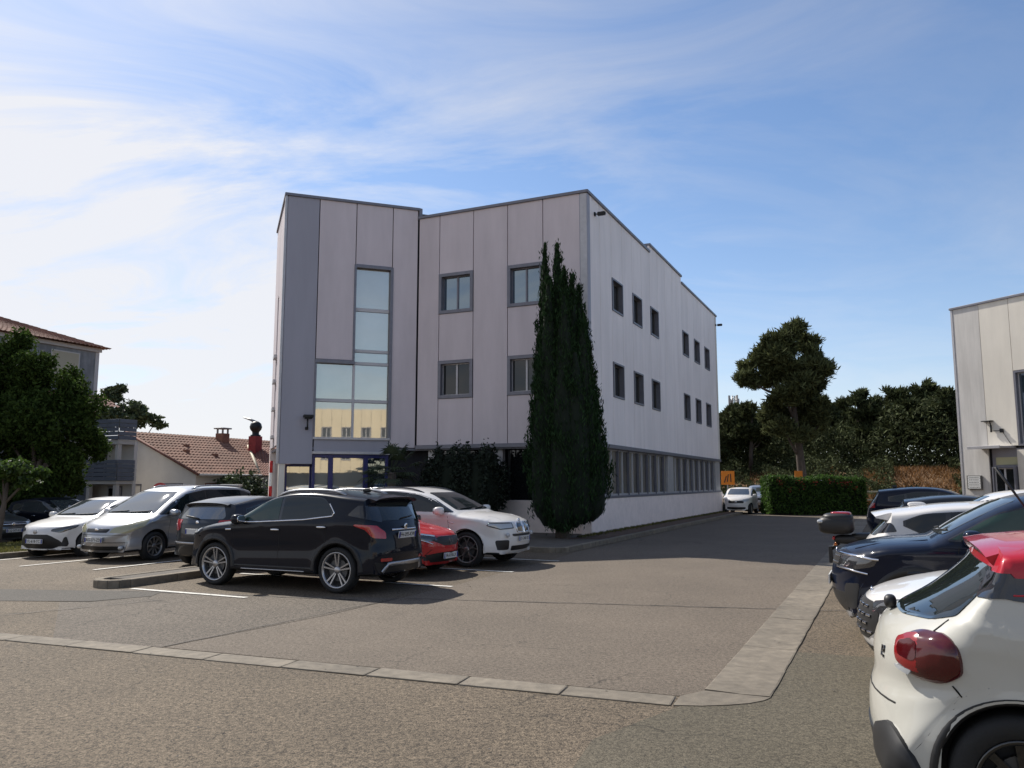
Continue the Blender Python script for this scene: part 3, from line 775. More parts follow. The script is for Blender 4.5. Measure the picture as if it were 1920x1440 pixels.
# ------------------------------------------------------------------ building on the right
KX, KY = 24.36, 43.53
br = thing('office_building', 'pale panel office block with entrance canopy at the right edge', 'building', (KX, KY, 0), R(-65))
fr_ = Facade(br, (0, 0), 0.0)
mb = MB(); mb.prism([(.3, .3), (26, .3), (26, 14), (.3, 14)], 0, HR - .06); mb.build('wall_core', [MATS['joint']], br, fix=True)
fr_.box('panel', .12, 1.6, .06, HR - .07, 0, .08, 'panel_worn', bev=.006)
fr_.box('panel', 1.62, 3.21, 3.62, HR - .07, 0, .08, 'panel_cream', bev=.006)
for i in range(13):
    a = 3.23 + i * 1.61
    if i < 2: fr_.box('panel', a, a + 1.59, 7.45, HR - .07, 0, .08, 'panel_cream', bev=.006)
    else: fr_.box('panel', a, a + 1.59, 3.1, HR - .07, 0, .08, 'panel_cream', bev=.006)
fr_.box('corner_strip', -.02, .11, .05, HR - .07, .02, .3, 'trim_light', bev=.01)
fr_.box('coping', -.06, 26, HR - .07, HR + .05, .07, .45, 'trim_metal', bev=.01)
mb = MB(); mb.bevbox(0, .3, 0, .3, 0, .2, .02); fr_.group('roof_vent', mb, [MATS['trim_metal']], 3.0, -.5, HR)
fr_.window(3.24, 6.42, 3.6, 7.43, depth=.3, glass='glass_sky', n=3, fr=.1, outp=.03)
fr_.box('recess_wall', 1.62, 6.5, .05, 3.5, -.25, .05, 'panel_grey')
fr_.window(1.85, 3.05, .15, 2.55, depth=.06, glass='glass_dark', n=2, fr=.07, outp=.2, name='door')
fr_.box('transom', 1.85, 3.05, 2.66, 3.05, -.2, .04, 'blind')
fr_.box('pier', 3.1, 3.5, .05, 3.4, .0, .25, 'panel_cream', bev=.01)
mb = MB(); mb.bevbox(0, 1.75, -1.1, .2, 0, .09, .01); mb.bevbox(0, 1.75, -1.13, -1.1, -.03, .12, .01); fr_.group('canopy', mb, [MATS['trim_light']], 1.22, 0, 3.5)
mb = MB(); mb.bevbox(-.09, .09, -.08, 0, -.1, .1, .01); mb.tube([(0, -.05, 0), (-.5, -.10, 0), (-.52, -.1, .04)], .02); mb.tube([(-.52, -.1, -.06), (-.52, -.1, .3)], .045); mb.tube([(-.52, -.1, .3), (-.55, -.12, .52)], .03); mb.bevbox(-.95, -.42, -.28, .02, .50, .56, .025); mb.tube([(.05, -.03, -.08), (.42, -.02, -.72)], .012)
fr_.group('floodlight', mb, [MATS['sign_black']], 2.42, 0, 4.42)
sb = thing('notice_board', 'framed board with five white name strips on the pale right-hand building', 'sign', br.matrix_basis @ Vector((.36, -.06, 1.38)), R(-65))
mb = MB(); mb.bevbox(0, .82, -.05, .05, 0, .74, .008); mb.build('frame', [MATS['sash_dark']], sb)
for i in range(5):
    mb = MB(); mb.bevbox(.06, .76, -.058, -.05, .05 + i * .133, .17 + i * .133, .003); st = mb.build('name_strip', [MATS['sign_white']], sb)
    mb = MB()
    x = .12
    while x < .68:
        l = random.uniform(.03, .09); mb.box(x, min(x + l, .7), -.0592, -.0582, .095 + i * .133, .125 + i * .133); x += l + .02
    mb.build('lettering', [MATS['sign_black']], st)
# ------------------------------------------------------------------ block behind the camera (mirrored in the glass)
bb = thing('office_building', 'sunlit cream panel office block mirrored in the stair wing glass', 'building', (48.0, -31.0, 0), R(213))
fb = Facade(bb, (0, 0), 0.0)
mb = MB(); mb.prism([(0, .3), (38, .3), (38, 12), (0, 12)], 0, HR - .05); mb.build('wall_core', [MATS['joint']], bb, fix=True)
for i in range(30):
    a = i * 1.27
    if i % 2:
        for z0, z1 in ((3.0, 4.65), (5.95, 7.5), (8.95, HR)): fb.box('panel', a + G, a + 1.27 - G, z0, z1, 0, .08, 'panel_warm')
        for z0, z1 in ((4.66, 5.94), (7.51, 8.94)): fb.window(a, a + 1.27, z0, z1, depth=.2, glass='glass_dark', fr=.09)
    else: fb.box('panel', a + G, a + 1.27 - G, 3.0, HR, 0, .08, 'panel_warm')
fb.box('low_wall', 0, 38, 0, 1.2, 0, .25, 'panel_warm'); fb.box('pane', 0, 38, 1.2, 3.0, -.1, .1, 'glass_dark')

# ------------------------------------------------------------------ houses on the left
def tiled(name, root, a, b, c, d, mat, pitch=.24, amp=.028, course=.36):
    """corrugated tile roof on the quad a(eave start) b(eave end) c(ridge end) d(ridge start), real relief"""
    a, b, c, d = map(Vector, (a, b, c, d))
    nn = (b - a).cross(d - a).normalized()
    if nn.z < 0: nn = -nn
    ln = max((b - a).length, (c - d).length); cols_ = int(ln / pitch) * 4 + 1
    hh = (d - a).length; rows = max(2, int(hh / course))
    vs = []; fs = []
    for j in range(rows):
        for e in (0, 1):
            t = (j + e) / rows
            for i in range(cols_):
                s = i / (cols_ - 1)
                p = (a * (1 - s) + b * s) * (1 - t) + (d * (1 - s) + c * s) * t
                vs.append(p + nn * (amp * math.sin(s * ln / pitch * 2 * math.pi) + (0.03 if e == 0 else 0.0)))
    for r_ in range(2 * rows - 1):
        for i in range(cols_ - 1):
            fs.append((r_ * cols_ + i, r_ * cols_ + i + 1, (r_ + 1) * cols_ + i + 1, (r_ + 1) * cols_ + i))
    me = mesh_np(name, vs, fs, True); me.set_sharp_from_angle(angle=R(28))
    return link(name, me, root, MATS[mat])
GH = -.38
# low house with the gable towards the camera
h2 = thing('house', 'low beige house with red tiled roof and two chimneys behind the silver minivan', 'house', W(-36, 29.5, GH), -GA)
ez, rz_ = 2.60, 4.75
mb = MB()
gab = [(-5, 0), (4.95, 0), (4.95, ez), (0, rz_ - .05), (-5, ez)]
vs = [(p[0], 0, p[1]) for p in gab] + [(p[0], 16, p[1]) for p in gab]
mb.add(vs, [(0, 1, 2, 3, 4), (9, 8, 7, 6, 5)] + [(i, 5 + i, 5 + (i + 1) % 5, (i + 1) % 5) for i in range(5)])
mb.build('wall', [MATS['house_wall']], h2, fix=True)
rf = tiled('roof', h2, (5.25, -.15, ez - .06), (5.25, 16, ez - .06), (0, 16, rz_ + .05), (0, -.15, rz_ + .05), 'tile')
tiled('roof', h2, (-5.25, 16, ez - .06), (-5.25, -.15, ez - .06), (0, -.15, rz_ + .05), (0, 16, rz_ + .05), 'tile')
mb = MB(); mb.tube([(5.25, -.16, ez - .08), (0, -.16, rz_ + .0)], .07, 6); mb.build('verge_board', [MATS['tile_dark']], rf)
mb = MB(); mb.tube([(5.32, -.1, ez - .1), (5.32, 4.2, ez - .1)], .06, 8); mb.build('gutter_pipe', [MATS['white_post']], rf)
# cross wing with its own hip
mb = MB(); mb.box(4.9, 12, 4.6, 10.5, 0, 2.45); mb.build('wing_wall', [MATS['house_wall']], h2)
tiled('roof', h2, (4.9, 4.35, 2.5), (12.2, 4.35, 2.5), (12.2, 7.5, 4.2), (1.2, 7.5, 4.2), 'tile_dark')
mb = MB(); mb.tube([(5.1, 4.3, 2.56), (1.2, 7.5, 4.32)], .09, 6); mb.build('ridge_cap', [MATS['shutter_cream']], h2)
for (s0, s1, z0, z1) in ((-3.9, -2.9, .95, 2.1), (.25, 1.2, 1.0, 2.05), (2.6, 4.1, 1.1, 2.1)):
    f2 = Facade(h2, (0, 0), 0.0); f2.window(s0, s1, z0, z1, depth=.12, glass='glass_dark', fr=.06, outp=.01, smat='sash_white')
f3 = Facade(h2, (4.95, 0), R(90)); f3.window(.6, 2.4, .9, 2.1, depth=.1, glass='glass_dark', fr=.06, fmat='tile_dark', outp=.02)
def chimney(root, x, y, z, mat, cowl):
    mb = MB(); mb.bevbox(-.28, .28, -.28, .28, -.6, .55, .02); ch = mb.build('chimney', [MATS[mat]], root, (x, y, z))
    if cowl:
        mb = MB(); mb.lathe([(.30, .55), (.30, .62), (.20, .66), (.20, .8), (.32, .95), (.36, 1.1), (.30, 1.3), (.16, 1.42), (0.0, 1.46)], 18); mb.build('cowl', [MATS['sign_black']], ch)
        mb = MB(); mb.tube([(.05, 0, 1.36), (-.45, 0, 1.56), (-1.0, 0, 1.70)], [.09, .075, .03], 6); mb.build('wind_vane', [MATS['pole_metal']], ch)
    else:
        mb = MB()
        for sx in (-.2, .2):
            for sy in (-.2, .2): mb.box(sx - .04, sx + .04, sy - .04, sy + .04, .55, .8)
        mb.bevbox(-.36, .36, -.36, .36, .8, .88, .01); mb.build('cap', [MATS['pole_metal']], ch)
chimney(h2, .6, 6.0, 4.45, 'tile', False)
chimney(h2, 2.2, 7.0, 4.3, 'brick_red', True)
for (x, y) in ((1.7, 2.3), (2.9, 3.2), (2.5, 1.6)):
    mb = MB(); mb.bevbox(-.12, .12, -.14, .14, 0, .16, .02); mb.build('roof_vent', [MATS['tile']], h2, (x, y, rz_ - x * (rz_ - ez) / 5.2 - .02))

# three storey house with balconies
h1 = thing('house', 'three storey grey house with slatted balconies and tiled roof behind the big tree', 'house', W(-38, 29, GH), -GA)
mb = MB(); mb.box(-9, 0, -22, 0, 0, 9.25); mb.build('wall', [MATS['house_grey']], h1)
mb = MB(); mb.bevbox(-.2, .04, -.2, .02, 0, 9.25, .01); mb.build('corner_pilaster', [MATS['white_post']], h1)
mb = MB(); mb.box(.02, .12, -22, .1, 9.05, 9.25); mb.build('eaves_board', [MATS['white_post']], h1)
tiled('roof', h1, (.5, -22.5, 9.25), (.5, .4, 9.25), (-4.5, -3.6, 11.0), (-4.5, -22.5, 11.0), 'tile')
tiled('roof', h1, (.5, .4, 9.25), (-9.4, .4, 9.25), (-4.5, -3.6, 11.0), (-4.5, -3.6, 11.0), 'tile')
f4 = Facade(h1, (0, -22), R(90))
for s in (1.2, 5.0, 8.8, 12.6, 16.6):
    for z0, z1 in ((6.5, 8.3), (3.7, 5.3)):
        wo = f4.window(s, s + 2.2, z0, z1, depth=.1, glass='glass_dark', fr=.06, outp=.03, fmat='white_post')
        f4.box('roller_shutter', s + .06, s + 2.14, z0 + .06, z1 - .06, .028, .02, 'shutter_cream', parent=wo)
wo = f4.window(19.3, 20.9, 7.45, 8.85, depth=.1, glass='glass_dark', fr=.06, outp=.03, fmat='white_post'); f4.box('roller_shutter', 19.36, 20.84, 7.51, 8.79, .028, .02, 'shutter_cream', parent=wo)
tiled('roof', h1, (1.5, -6.5, 6.05), (1.5, .3, 6.05), (0, .3, 6.75), (0, -6.5, 6.75), 'tile_dark')
# terraces : slabs, posts and slats
TB = -1.45
mb = MB(); mb.box(0, 4.9, -2.4, TB, 3.95, 4.15); mb.box(-1.5, 4.9, -2.4, TB, 2.05, 2.2); mb.build('terrace_slab', [MATS['white_post']], h1)
mb = MB(); mb.box(.02, 4.85, TB, TB + .2, 0, 4.1); mb.build('terrace_back_wall', [MATS['house_wall']], h1)
for x in (.1, 2.9, 4.75):
    for z0, z1 in ((0, 2.05), (2.2, 3.95)):
        mb = MB(); mb.bevbox(x - .1, x + .1, -2.35, -2.15, z0, z1, .01); mb.build('post', [MATS['white_post']], h1)
for zb, x0 in ((4.15, .0), (2.2, -1.6)):
    for k in range(5):
        mb = MB(); mb.bevbox(x0, 4.92, -2.46, -2.42, zb + .02 + k * .2, zb + .2 + k * .2, .006); mb.build('slat', [MATS['slat_blue']], h1)
        mb = MB(); mb.bevbox(4.92, 4.96, -2.4, TB, zb + .02 + k * .2, zb + .2 + k * .2, .006); mb.build('slat', [MATS['slat_blue']], h1)
mb = MB(); mb.box(-1.5, 2.7, -2.2, -2.1, 0, 2.0); mb.build('garage_door', [MATS['slat_blue']], h1)
f5 = Facade(h1, (0, TB - .02), 0.0); f5.window(3.2, 4.2, .1, 1.95, depth=.05, glass='glass_dark', fr=.06, outp=.02); f5.window(1.0, 3.0, 2.3, 3.85, depth=.05, glass='glass_dark', fr=.06, outp=.02)
# ================================================================== vegetation
def trunk_obj(parent, pts, r0, r1, name='trunk', mat='bark', n=10):
    mb = MB(); m = len(pts)
    mb.tube(pts, [r0 + (r1 - r0) * (i / (m - 1)) ** .8 for i in range(m)], n); return mb.build(name, [MATS[mat]], parent)

# --- multi-tipped cypress in front of the corner
cyp = thing('cypress_tree', 'tall dark cypress with several pointed tips at the corner of the office block', 'tree', (1.46, 23.9, .12))
trunk_obj(cyp, [(0.05, 0, -.1), (0.0, .0, .4), (0.03, 0, 1.4), (0, 0, 4)], .24, .1)
spires = [(-.50, .1, 8.95, .31), (-.08, -.05, 8.9, .37), (.17, .15, 8.25, .40), (.40, -.1, 7.95, .42), (.66, .05, 7.6, .40), (.84, 0, 6.7, .40), (-.40, -.3, 7.8, .42), (-.58, .15, 6.7, .40), (.10, -.42, 7.4, .50), (.38, .36, 7.4, .48), (-.2, .45, 7.5, .46), (.72, -.32, 6.4, .46), (-.56, -.28, 5.8, .46), (.05, -.56, 5.8, .52), (.94, .1, 5.4, .44), (.44, -.56, 5.6, .52), (1.0, -.2, 4.2, .46), (-.50, .36, 4.7, .48), (1.06, .05, 3.3, .42), (.3, .1, 6.3, .78), (-.1, -.15, 7.0, .64)]
Cs = []; Ds = []
core = MB()
for i, (sx, sy, hh, rr) in enumerate(spires):
    n = int(7600 * rr * hh / 5)
    t = RNG.uniform(0, 1, n) ** .85
    zb = .20 + .28 * abs(sx)
    z = zb + (hh - zb) * t
    prof = lambda t: np.minimum(1, (t / .12) ** .6) * (1 - np.clip((t - .35) / .65, 0, 1) ** 1.7) * .93 + .06
    th = RNG.uniform(0, 2 * np.pi, n)
    lump = 1 + .16 * np.sin(th * 3 + i + z * 2.1) + .12 * np.sin(z * 7.3 + th * 2 + i * 2)
    r = rr * prof(t) * lump * RNG.uniform(.84, 1.04, n)
    lean = (1 - np.clip((t - .2) / .8, 0, 1) * 0.12)
    Cs.append(np.stack([sx * (0.55 + .45 * np.minimum(1, t * 3)) * lean + r * np.cos(th), sy * lean + r * np.sin(th), z], 1))
    # gather the foliage into feathery sprays
    nc = max(8, n // 26); ci = RNG.integers(0, n, nc); who = RNG.integers(0, nc, n)
    sp_ = RNG.uniform(0, 1, n) < .4
    base_ = Cs[-1].copy(); ctr = base_[ci[who]] * np.array([1.0, 1.0, 1.0]) + np.stack([np.cos(th[ci[who]]), np.sin(th[ci[who]]), np.zeros(n)], 1) * .05
    g_ = RNG.normal(0, 1, (n, 3)) * np.array([.035, .035, .10])
    Cs[-1][sp_] = (ctr + g_)[sp_]
    Ds.append(np.stack([np.cos(th) * .45, np.sin(th) * .45, np.full(n, 1.1)], 1))
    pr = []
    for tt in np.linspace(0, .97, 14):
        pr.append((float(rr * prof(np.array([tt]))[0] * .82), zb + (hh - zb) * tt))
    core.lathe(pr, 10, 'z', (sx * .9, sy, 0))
core.build('dark_core', [MATS['core_cypress']], cyp)  # solid dark core added inside the leaves to block light
C = np.concatenate(Cs); D = np.concatenate(Ds)
link('crown', leaf_mesh('crown', C, .070, .0155, outdir=D, spread=.45), cyp, MATS['leaf_cypress'])

# --- pines
def blob_points(blobs, n, shell=.55):
    vol = np.array([b[3] * b[4] * b[5] for b in blobs]) ** .75; vol = vol / vol.sum()
    idx = RNG.choice(len(blobs), n, p=vol); B = np.array(blobs)[idx]
    d = rand_dirs(n); r = RNG.uniform(shell, 1.05, (n, 1)) 
    lump = 1 + .18 * np.sin(d[:, :1] * 7 + idx[:, None]) + .14 * np.sin(d[:, 1:2] * 9 + idx[:, None] * 2)
    P = B[:, :3] + d * B[:, 3:6] * r * lump
    return P, d
def lobes(blobs, k, f=.42, flat=.8):
    """break each crown mass into k smaller clumps with gaps between them"""
    out_ = []
    for b in blobs:
        for _ in range(k):
            d = rand_dirs(1)[0]; q_ = RNG.uniform(.35, .80)
            s_ = f * RNG.uniform(.75, 1.25)
            out_.append([b[0] + d[0] * b[3] * q_, b[1] + d[1] * b[4] * q_, b[2] + d[2] * b[5] * q_, b[3] * s_, b[4] * s_, b[5] * s_ * flat])
    return out_
def pine(name, label, loc, hgt, blobs, n, mat, trunk_pts, r0, group=None, ln=.28, wd=.05, limbs=True, core=None):
    t = thing(name, label, 'tree', loc, 0, group)
    tr = trunk_obj(t, trunk_pts, r0, r0 * .35)
    P, d = blob_points(lobes(blobs, 7, .42), n, .5)
    P = P + .12 * np.sin(P[:, [1, 2, 0]] * 3.1) + RNG.normal(0, .10, P.shape)
    d2 = d.copy(); d2[:, 2] += .45
    link('crown', leaf_mesh('crown', P, ln, wd, outdir=d2 * .9, spread=.6), t, MATS[mat])
    if limbs:
        mb = MB()
        for b in blobs[::2]:
            base = Vector(trunk_pts[-1]) * .0
            zt = min(b[2] - .3, trunk_pts[-1][2]); 
            f = max(0, min(1, zt / trunk_pts[-1][2]))
            k = f * (len(trunk_pts) - 1); i = min(int(k), len(trunk_pts) - 2); s = Vector(trunk_pts[i]).lerp(Vector(trunk_pts[i + 1]), k - i)
            s = Vector((s.x, s.y, max(s.z - 1.0, trunk_pts[1][2])))
            e = Vector(b[:3]); m_ = s.lerp(e, .5) + Vector((0, 0, -.15))
            mb.tube([s, m_, e], [r0 * .32, r0 * .22, .04], 6)
        mb.build('limbs', [MATS['bark']], t)
    return t
def tz(x, y):
    return terrain_z(x * UX + y * UY, x * VX + y * VY)
def px_pos(px, Y): return (px - 960) / 1497.0 * Y
def px_z(py, Y): return CAM_H + (905 - py) / 1497.0 * Y
# the large one: blobs measured from its outline at its own distance
Y0 = 54.0
def PB(px, py, rx, ry, dy=0.0, rd=None):
    s = Y0 / 1497.0
    return [(px - 960) * s - X0p, dy, px_z(py, Y0) - Z0p, rx * s, (rd if rd else (rx + ry) / 2) * s, ry * s]
X0p = px_pos(1500, Y0); Z0p = tz(X0p, Y0)
big = [PB(1488, 622, 32, 24), PB(1522, 640, 26, 22, .6), PB(1470, 655, 38, 28, -.5), PB(1528, 668, 30, 28, .4), PB(1432, 668, 26, 22), PB(1418, 692, 26, 22, .7), PB(1396, 708, 20, 14), PB(1450, 700, 40, 34, .5), PB(1500, 700, 44, 36, -.8), PB(1540, 690, 24, 24, .7), PB(1554, 690, 16, 14, -.3), PB(1535, 722, 30, 26), PB(1466, 740, 34, 30, -.9), PB(1505, 752, 42, 34, .3), PB(1460, 775, 30, 24, .5), PB(1530, 765, 26, 22, -.6), PB(1490, 785, 30, 18, .8), PB(1412, 716, 22, 12, .2), PB(1440, 640, 12, 12, -.2), PB(1508, 608, 16, 12, -.4), PB(1466, 802, 30, 20, -.4), PB(1522, 800, 28, 20, .5), PB(1440, 770, 22, 20, .2), PB(1495, 815, 26, 14, -.9), PB(1545, 785, 20, 18, -.2)]
th = px_z(690, Y0) - Z0p
pine('pine_tree', 'tallest pine with a broad crown standing behind the flowering hedge', (X0p, Y0, Z0p), 13, big, 46000, 'leaf_pine', [(0, 0, -.3), (.05, 0, 1.5), (-.1, .05, 4.0), (-.35, 0, 6.5), (-.5, 0, th)], .40, ln=.24, wd=.045)
# the wood behind : single trees
wood = [(1372, 70, 758, 46), (1405, 66, 752, 40), (1352, 74, 790, 34), (1445, 76, 800, 46), (1540, 72, 742, 52), (1585, 78, 745, 50), (1618, 68, 728, 40), (1650, 72, 742, 50), (1690, 66, 722, 56), (1738, 70, 716, 54), (1772, 64, 728, 44), (1800, 72, 735, 54), (1500, 84, 790, 56), (1850, 76, 730, 60), (1905, 82, 745, 60), (1330, 66, 800, 40), (1625, 80, 760, 40)]
lab = ['first pine behind the office block corner, below the antenna mast', 'rounded dark pine just right of the antenna mast', 'low pine half hidden by the end wall of the office block', 'short pine seen in the gap under the tallest pine', 'dark pine rising just right of the tallest pine trunk', 'pine left of the dip in the tree line', 'narrow upright pine tip in the middle of the wood', 'pine between the narrow tip and the widest crown', 'widest dark pine crown in the wood', 'pine crown right of the widest one', 'nearest pine beside the pale right-hand building', 'pine partly hidden by the pale right-hand building', 'far pine at the back behind the tallest pine', 'pine behind the roof of the pale right-hand building', 'pine far right behind the pale building', 'pine behind the end of the office block', 'back row pine seen between two darker crowns']
for i, ((px, Y, top, hw), lb) in enumerate(zip(wood, lab)):
    X = px_pos(px, Y); z0 = tz(X, Y); H = px_z(top, Y) - z0; s = Y / 1497.0; rw_ = hw * s
    bl = []
    nb = 13
    for k in range(nb):
        a = RNG.uniform(0, 2 * math.pi); f = (k + .5) / nb
        zc_ = H * (.36 + .56 * f); rr = rw_ * (1.0 - .62 * f ** 1.6) * RNG.uniform(.25, .75)
        sz = rw_ * RNG.uniform(.38, .58) * (1.05 - .4 * f)
        bl.append([rr * math.cos(a), rr * math.sin(a), zc_, sz, sz, sz * .68])
    bl.append([RNG.uniform(-.3, .3), 0, H - rw_ * .3, rw_ * .35, rw_ * .35, rw_ * .32])
    lean = RNG.uniform(-.5, .5)
    pine('pine_tree', lb, (X, Y, z0), H, bl, 9000, 'leaf_pine_dark', [(0, 0, -.3), (lean * .3, 0, H * .3), (lean, 0, H * .62), (lean * .6, 0, H * .9)], .22, group='pines of the wood behind the car park', ln=.30, wd=.075)
# solid undergrowth of the wood
n = 80000
uu = RNG.uniform(-16, 40, n); v_ = RNG.uniform(69, 80, n)
zz = np.array([terrain_z(a, b) for a, b in zip(uu, v_)]) + RNG.uniform(0, 1, n) ** 1.5 * (4.4 + 1.2 * np.sin(uu * .7) + .8 * np.sin(uu * 1.9 + 1))
P = np.array([W(a, b, c) for a, b, c in zip(uu, v_, zz)])
o = link('undergrowth', leaf_mesh('undergrowth', P, .2, .07), None, MATS['leaf_pine_dark']); tag(o, 'dark scrub under the pines at the back of the car park', 'scrub', kind='stuff')
n = 100000
uu = RNG.uniform(-16, 30, n); v_ = RNG.uniform(53, 71, n)
pxx = np.array([960 + 1497 * W(a, b).x / W(a, b).y for a, b in zip(uu, v_)])
open_ = ((uu > 0.5) & (uu < 4.2) & (v_ > 55)) | ((np.sin(uu * 1.7) + np.sin(v_ * 1.3 + uu)) > 1.6)
uu = uu[~open_]; v_ = v_[~open_]
hh = 1.0 + np.clip((uu - 4.5) * .4, 0, .7) + .5 * np.sin(uu * .9) + .4 * np.sin(uu * 2.3 + v_ * .8)
zz = np.array([terrain_z(a, b) for a, b in zip(uu, v_)]) + RNG.uniform(0, 1, len(uu)) ** 1.3 * np.maximum(hh, .2)
P = np.array([W(a, b, c) for a, b, c in zip(uu, v_, zz)])
o = link('bank_scrub', leaf_mesh('bank_scrub', P, .13, .05), None, MATS['leaf_pine_dark']); tag(o, 'dark scrub covering most of the dry bank', 'scrub', kind='stuff')

# --- broad-leaved trees on the left
def broad(name, label, loc, blobs, n, mat, trunk_pts, r0, ln, wd, group=None, cat='tree'):
    t = thing(name, label, cat, loc, 0, group)
    trunk_obj(t, trunk_pts, r0, r0 * .4)
    P, d = blob_points(lobes(blobs, 9, .50, 1.0), n, .5)
    d[:, 2] -= .1
    link('crown', leaf_mesh('crown', P, ln, wd, outdir=d * .5, spread=.9), t, MATS[mat])
    mb = MB()
    for b in blobs[::2]:
        s = Vector(trunk_pts[-2]); e = Vector(b[:3]); mb.tube([s, s.lerp(e, .5) + Vector((0, 0, .1)), e], [r0 * .4, r0 * .25, .02], 6)
    mb.build('limbs', [MATS['bark']], t)
    return t
Yt = 31.0; Xt = px_pos(75, Yt); Zt = gz(Xt, Yt)
s = Yt / 1497.0
bl = []
for (px, py, rx, ry, dy) in ((30, 655, 34, 36, 0), (70, 690, 48, 40, -.6), (110, 720, 46, 44, .3), (20, 720, 56, 56, .5), (150, 770, 42, 46, 0), (95, 790, 60, 56, -1.0), (40, 810, 60, 60, .4), (160, 830, 36, 40, .6), (130, 860, 44, 44, -.5), (60, 880, 60, 50, .8), (-30, 780, 70, 80, 0), (115, 905, 40, 34, .3), (-40, 880, 60, 50, 0), (-20, 690, 50, 60, -.4), (165, 795, 26, 34, -.4), (90, 925, 50, 30, -.6), (20, 925, 50, 36, .4)):
    bl.append([(px - 75) * s, dy, px_z(py, Yt) - Zt, rx * s, (rx + ry) / 2 * s, ry * s])
broad('shade_tree', 'large dense dark green tree in front of the grey house', (Xt, Yt, Zt), bl, 70000, 'leaf_broad', [(0, 0, -.2), (.1, 0, 1.0), (0, 0, 2.2), (.2, 0, 3.5)], .22, .085, .042)
Yt = 24.8; Xt = px_pos(12, Yt); Zt = gz(Xt, Yt)
s = Yt / 1497.0
bl = []
for (px, py, rx, ry, dy) in ((10, 882, 36, 20, 0), (45, 878, 28, 16, -.4), (70, 886, 20, 14, .3), (25, 900, 38, 18, .5), (-20, 885, 40, 24, 0), (55, 902, 22, 12, -.2)):
    bl.append([(px - 12) * s, dy, px_z(py, Yt) - Zt, rx * s, rx * s, ry * s])
broad('young_tree', 'small bright green tree on the grass verge at the left edge', (Xt, Yt, Zt), bl, 5200, 'leaf_bright', [(-.05, 0, -.1), (0, 0, .5), (.1, 0, 1.3), (.15, 0, 1.95)], .125, .075, .045)
Yt = 58.0; Xt = px_pos(240, Yt); Zt = -.4
s = Yt / 1497.0
bl = []
for (px, py, rx, ry, dy) in ((205, 745, 22, 18, 0), (230, 760, 26, 20, 1), (258, 768, 16, 12, 0), (210, 785, 30, 22, 0), (245, 790, 30, 16, 0), (275, 785, 16, 12, 0), (292, 790, 14, 12, 0), (302, 800, 12, 8, 0), (225, 728, 14, 8, 0), (180, 770, 30, 30, 0)):
    bl.append([(px - 240) * s, dy, px_z(py, Yt) - Zt, rx * s, rx * s, ry * s])
broad('garden_tree', 'airy green tree rising behind the low tiled house', (Xt, Yt, Zt), bl, 6500, 'leaf_far', [(0, 0, 0), (0, 0, 3), (.2, 0, 5)], .2, .17, .085)

# --- flowering hedge
hd = thing('hedge', 'clipped green hedge with red flowers at the end of the road', 'hedge', (16.6, 44.4, 0))
n = 15000
P = np.stack([RNG.uniform(-2.55, 2.6, n), RNG.uniform(-.7, .9, n), RNG.uniform(.05, 1.95, n)], 1)
fce = RNG.integers(0, 4, n)
P[fce == 0, 1] = -.7 + RNG.normal(0, .05, (fce == 0).sum()); P[fce == 1, 2] = 1.95 + RNG.normal(0, .07, (fce == 1).sum()); k_ = fce == 2; P[k_, 0] = np.sign(P[k_, 0]) * 2.57 + RNG.normal(0, .05, k_.sum())
P[:, 2] += .07 * np.sin(P[:, 0] * 2.3) 
link('foliage', leaf_mesh('foliage', P, .085, .04), hd, MATS['leaf_hedge'])
mb = MB(); mb.bevbox(-2.45, 2.47, -.6, .8, 0, 1.82, .1); mb.build('dark_core', [MATS['core_cypress']], hd)  # solid dark body behind the leaf quads
cl_ = RNG.uniform(-2.3, 2.3, 11)
P = np.concatenate([np.stack([c + RNG.normal(0, .12, 14), np.full(14, -.76) + RNG.normal(0, .03, 14), np.full(14, RNG.uniform(1.35, 1.9)) + RNG.normal(0, .08, 14)], 1) for c in cl_])
fl_ = link('flowers', leaf_mesh('flowers', P, .045, .03), hd, MATS['petal_red']); fl_['kind'] = 'stuff'
# --- dark shrubs against the ground floor
def shrub(label, u, v, rx, rz, h, n, mat='leaf_ivy', ln=.07, wd=.035, name='shrub'):
    t = thing(name, label, 'shrub', W(u, v, .12))
    P, d = blob_points([[0, 0, h * .5, rx, rx * .8, h * .5], [rx * .5, .1, h * .62, rx * .6, rx * .6, h * .36], [-rx * .5, 0, h * .6, rx * .6, rx * .6, h * .38]], n, .7)
    P[:, 2] = np.maximum(P[:, 2], .05)
    link('foliage', leaf_mesh('foliage', P, ln, wd, outdir=d * .6), t, MATS[mat])
    mb = MB(); mb.tube([(0, 0, 0), (.02, 0, h * .6)], [.05, .02], 6); mb.build('stem', [MATS['bark']], t)
    mb = MB(); mb.superell((0, 0, h * .5), (rx * .85, rx * .65, h * .45), 1.0); mb.build('dark_core', [MATS['core_cypress']], t)  # solid dark body inside the leaf quads
shrub('dark evergreen shrub under the front windows right of the palm', -13.0, 23.2, .85, .9, 2.7, 9000)
shrub('dark shrub beside the pillar behind the white car', -11.9, 23.1, .75, .8, 2.65, 8000)
# clump of ivy against the low house
t = thing('ivy_bush', 'olive green ivy hanging on the low house by the office wing', 'shrub', W(-30.4, 31.4, GH))
P, d = blob_points([[0, 0, 1.6, .9, 1.2, 1.0], [.5, 1.3, 1.3, .8, 1.0, 1.3]], 3800, .5)
link('foliage', leaf_mesh('foliage', P, .10, .05), t, MATS['leaf_far'])

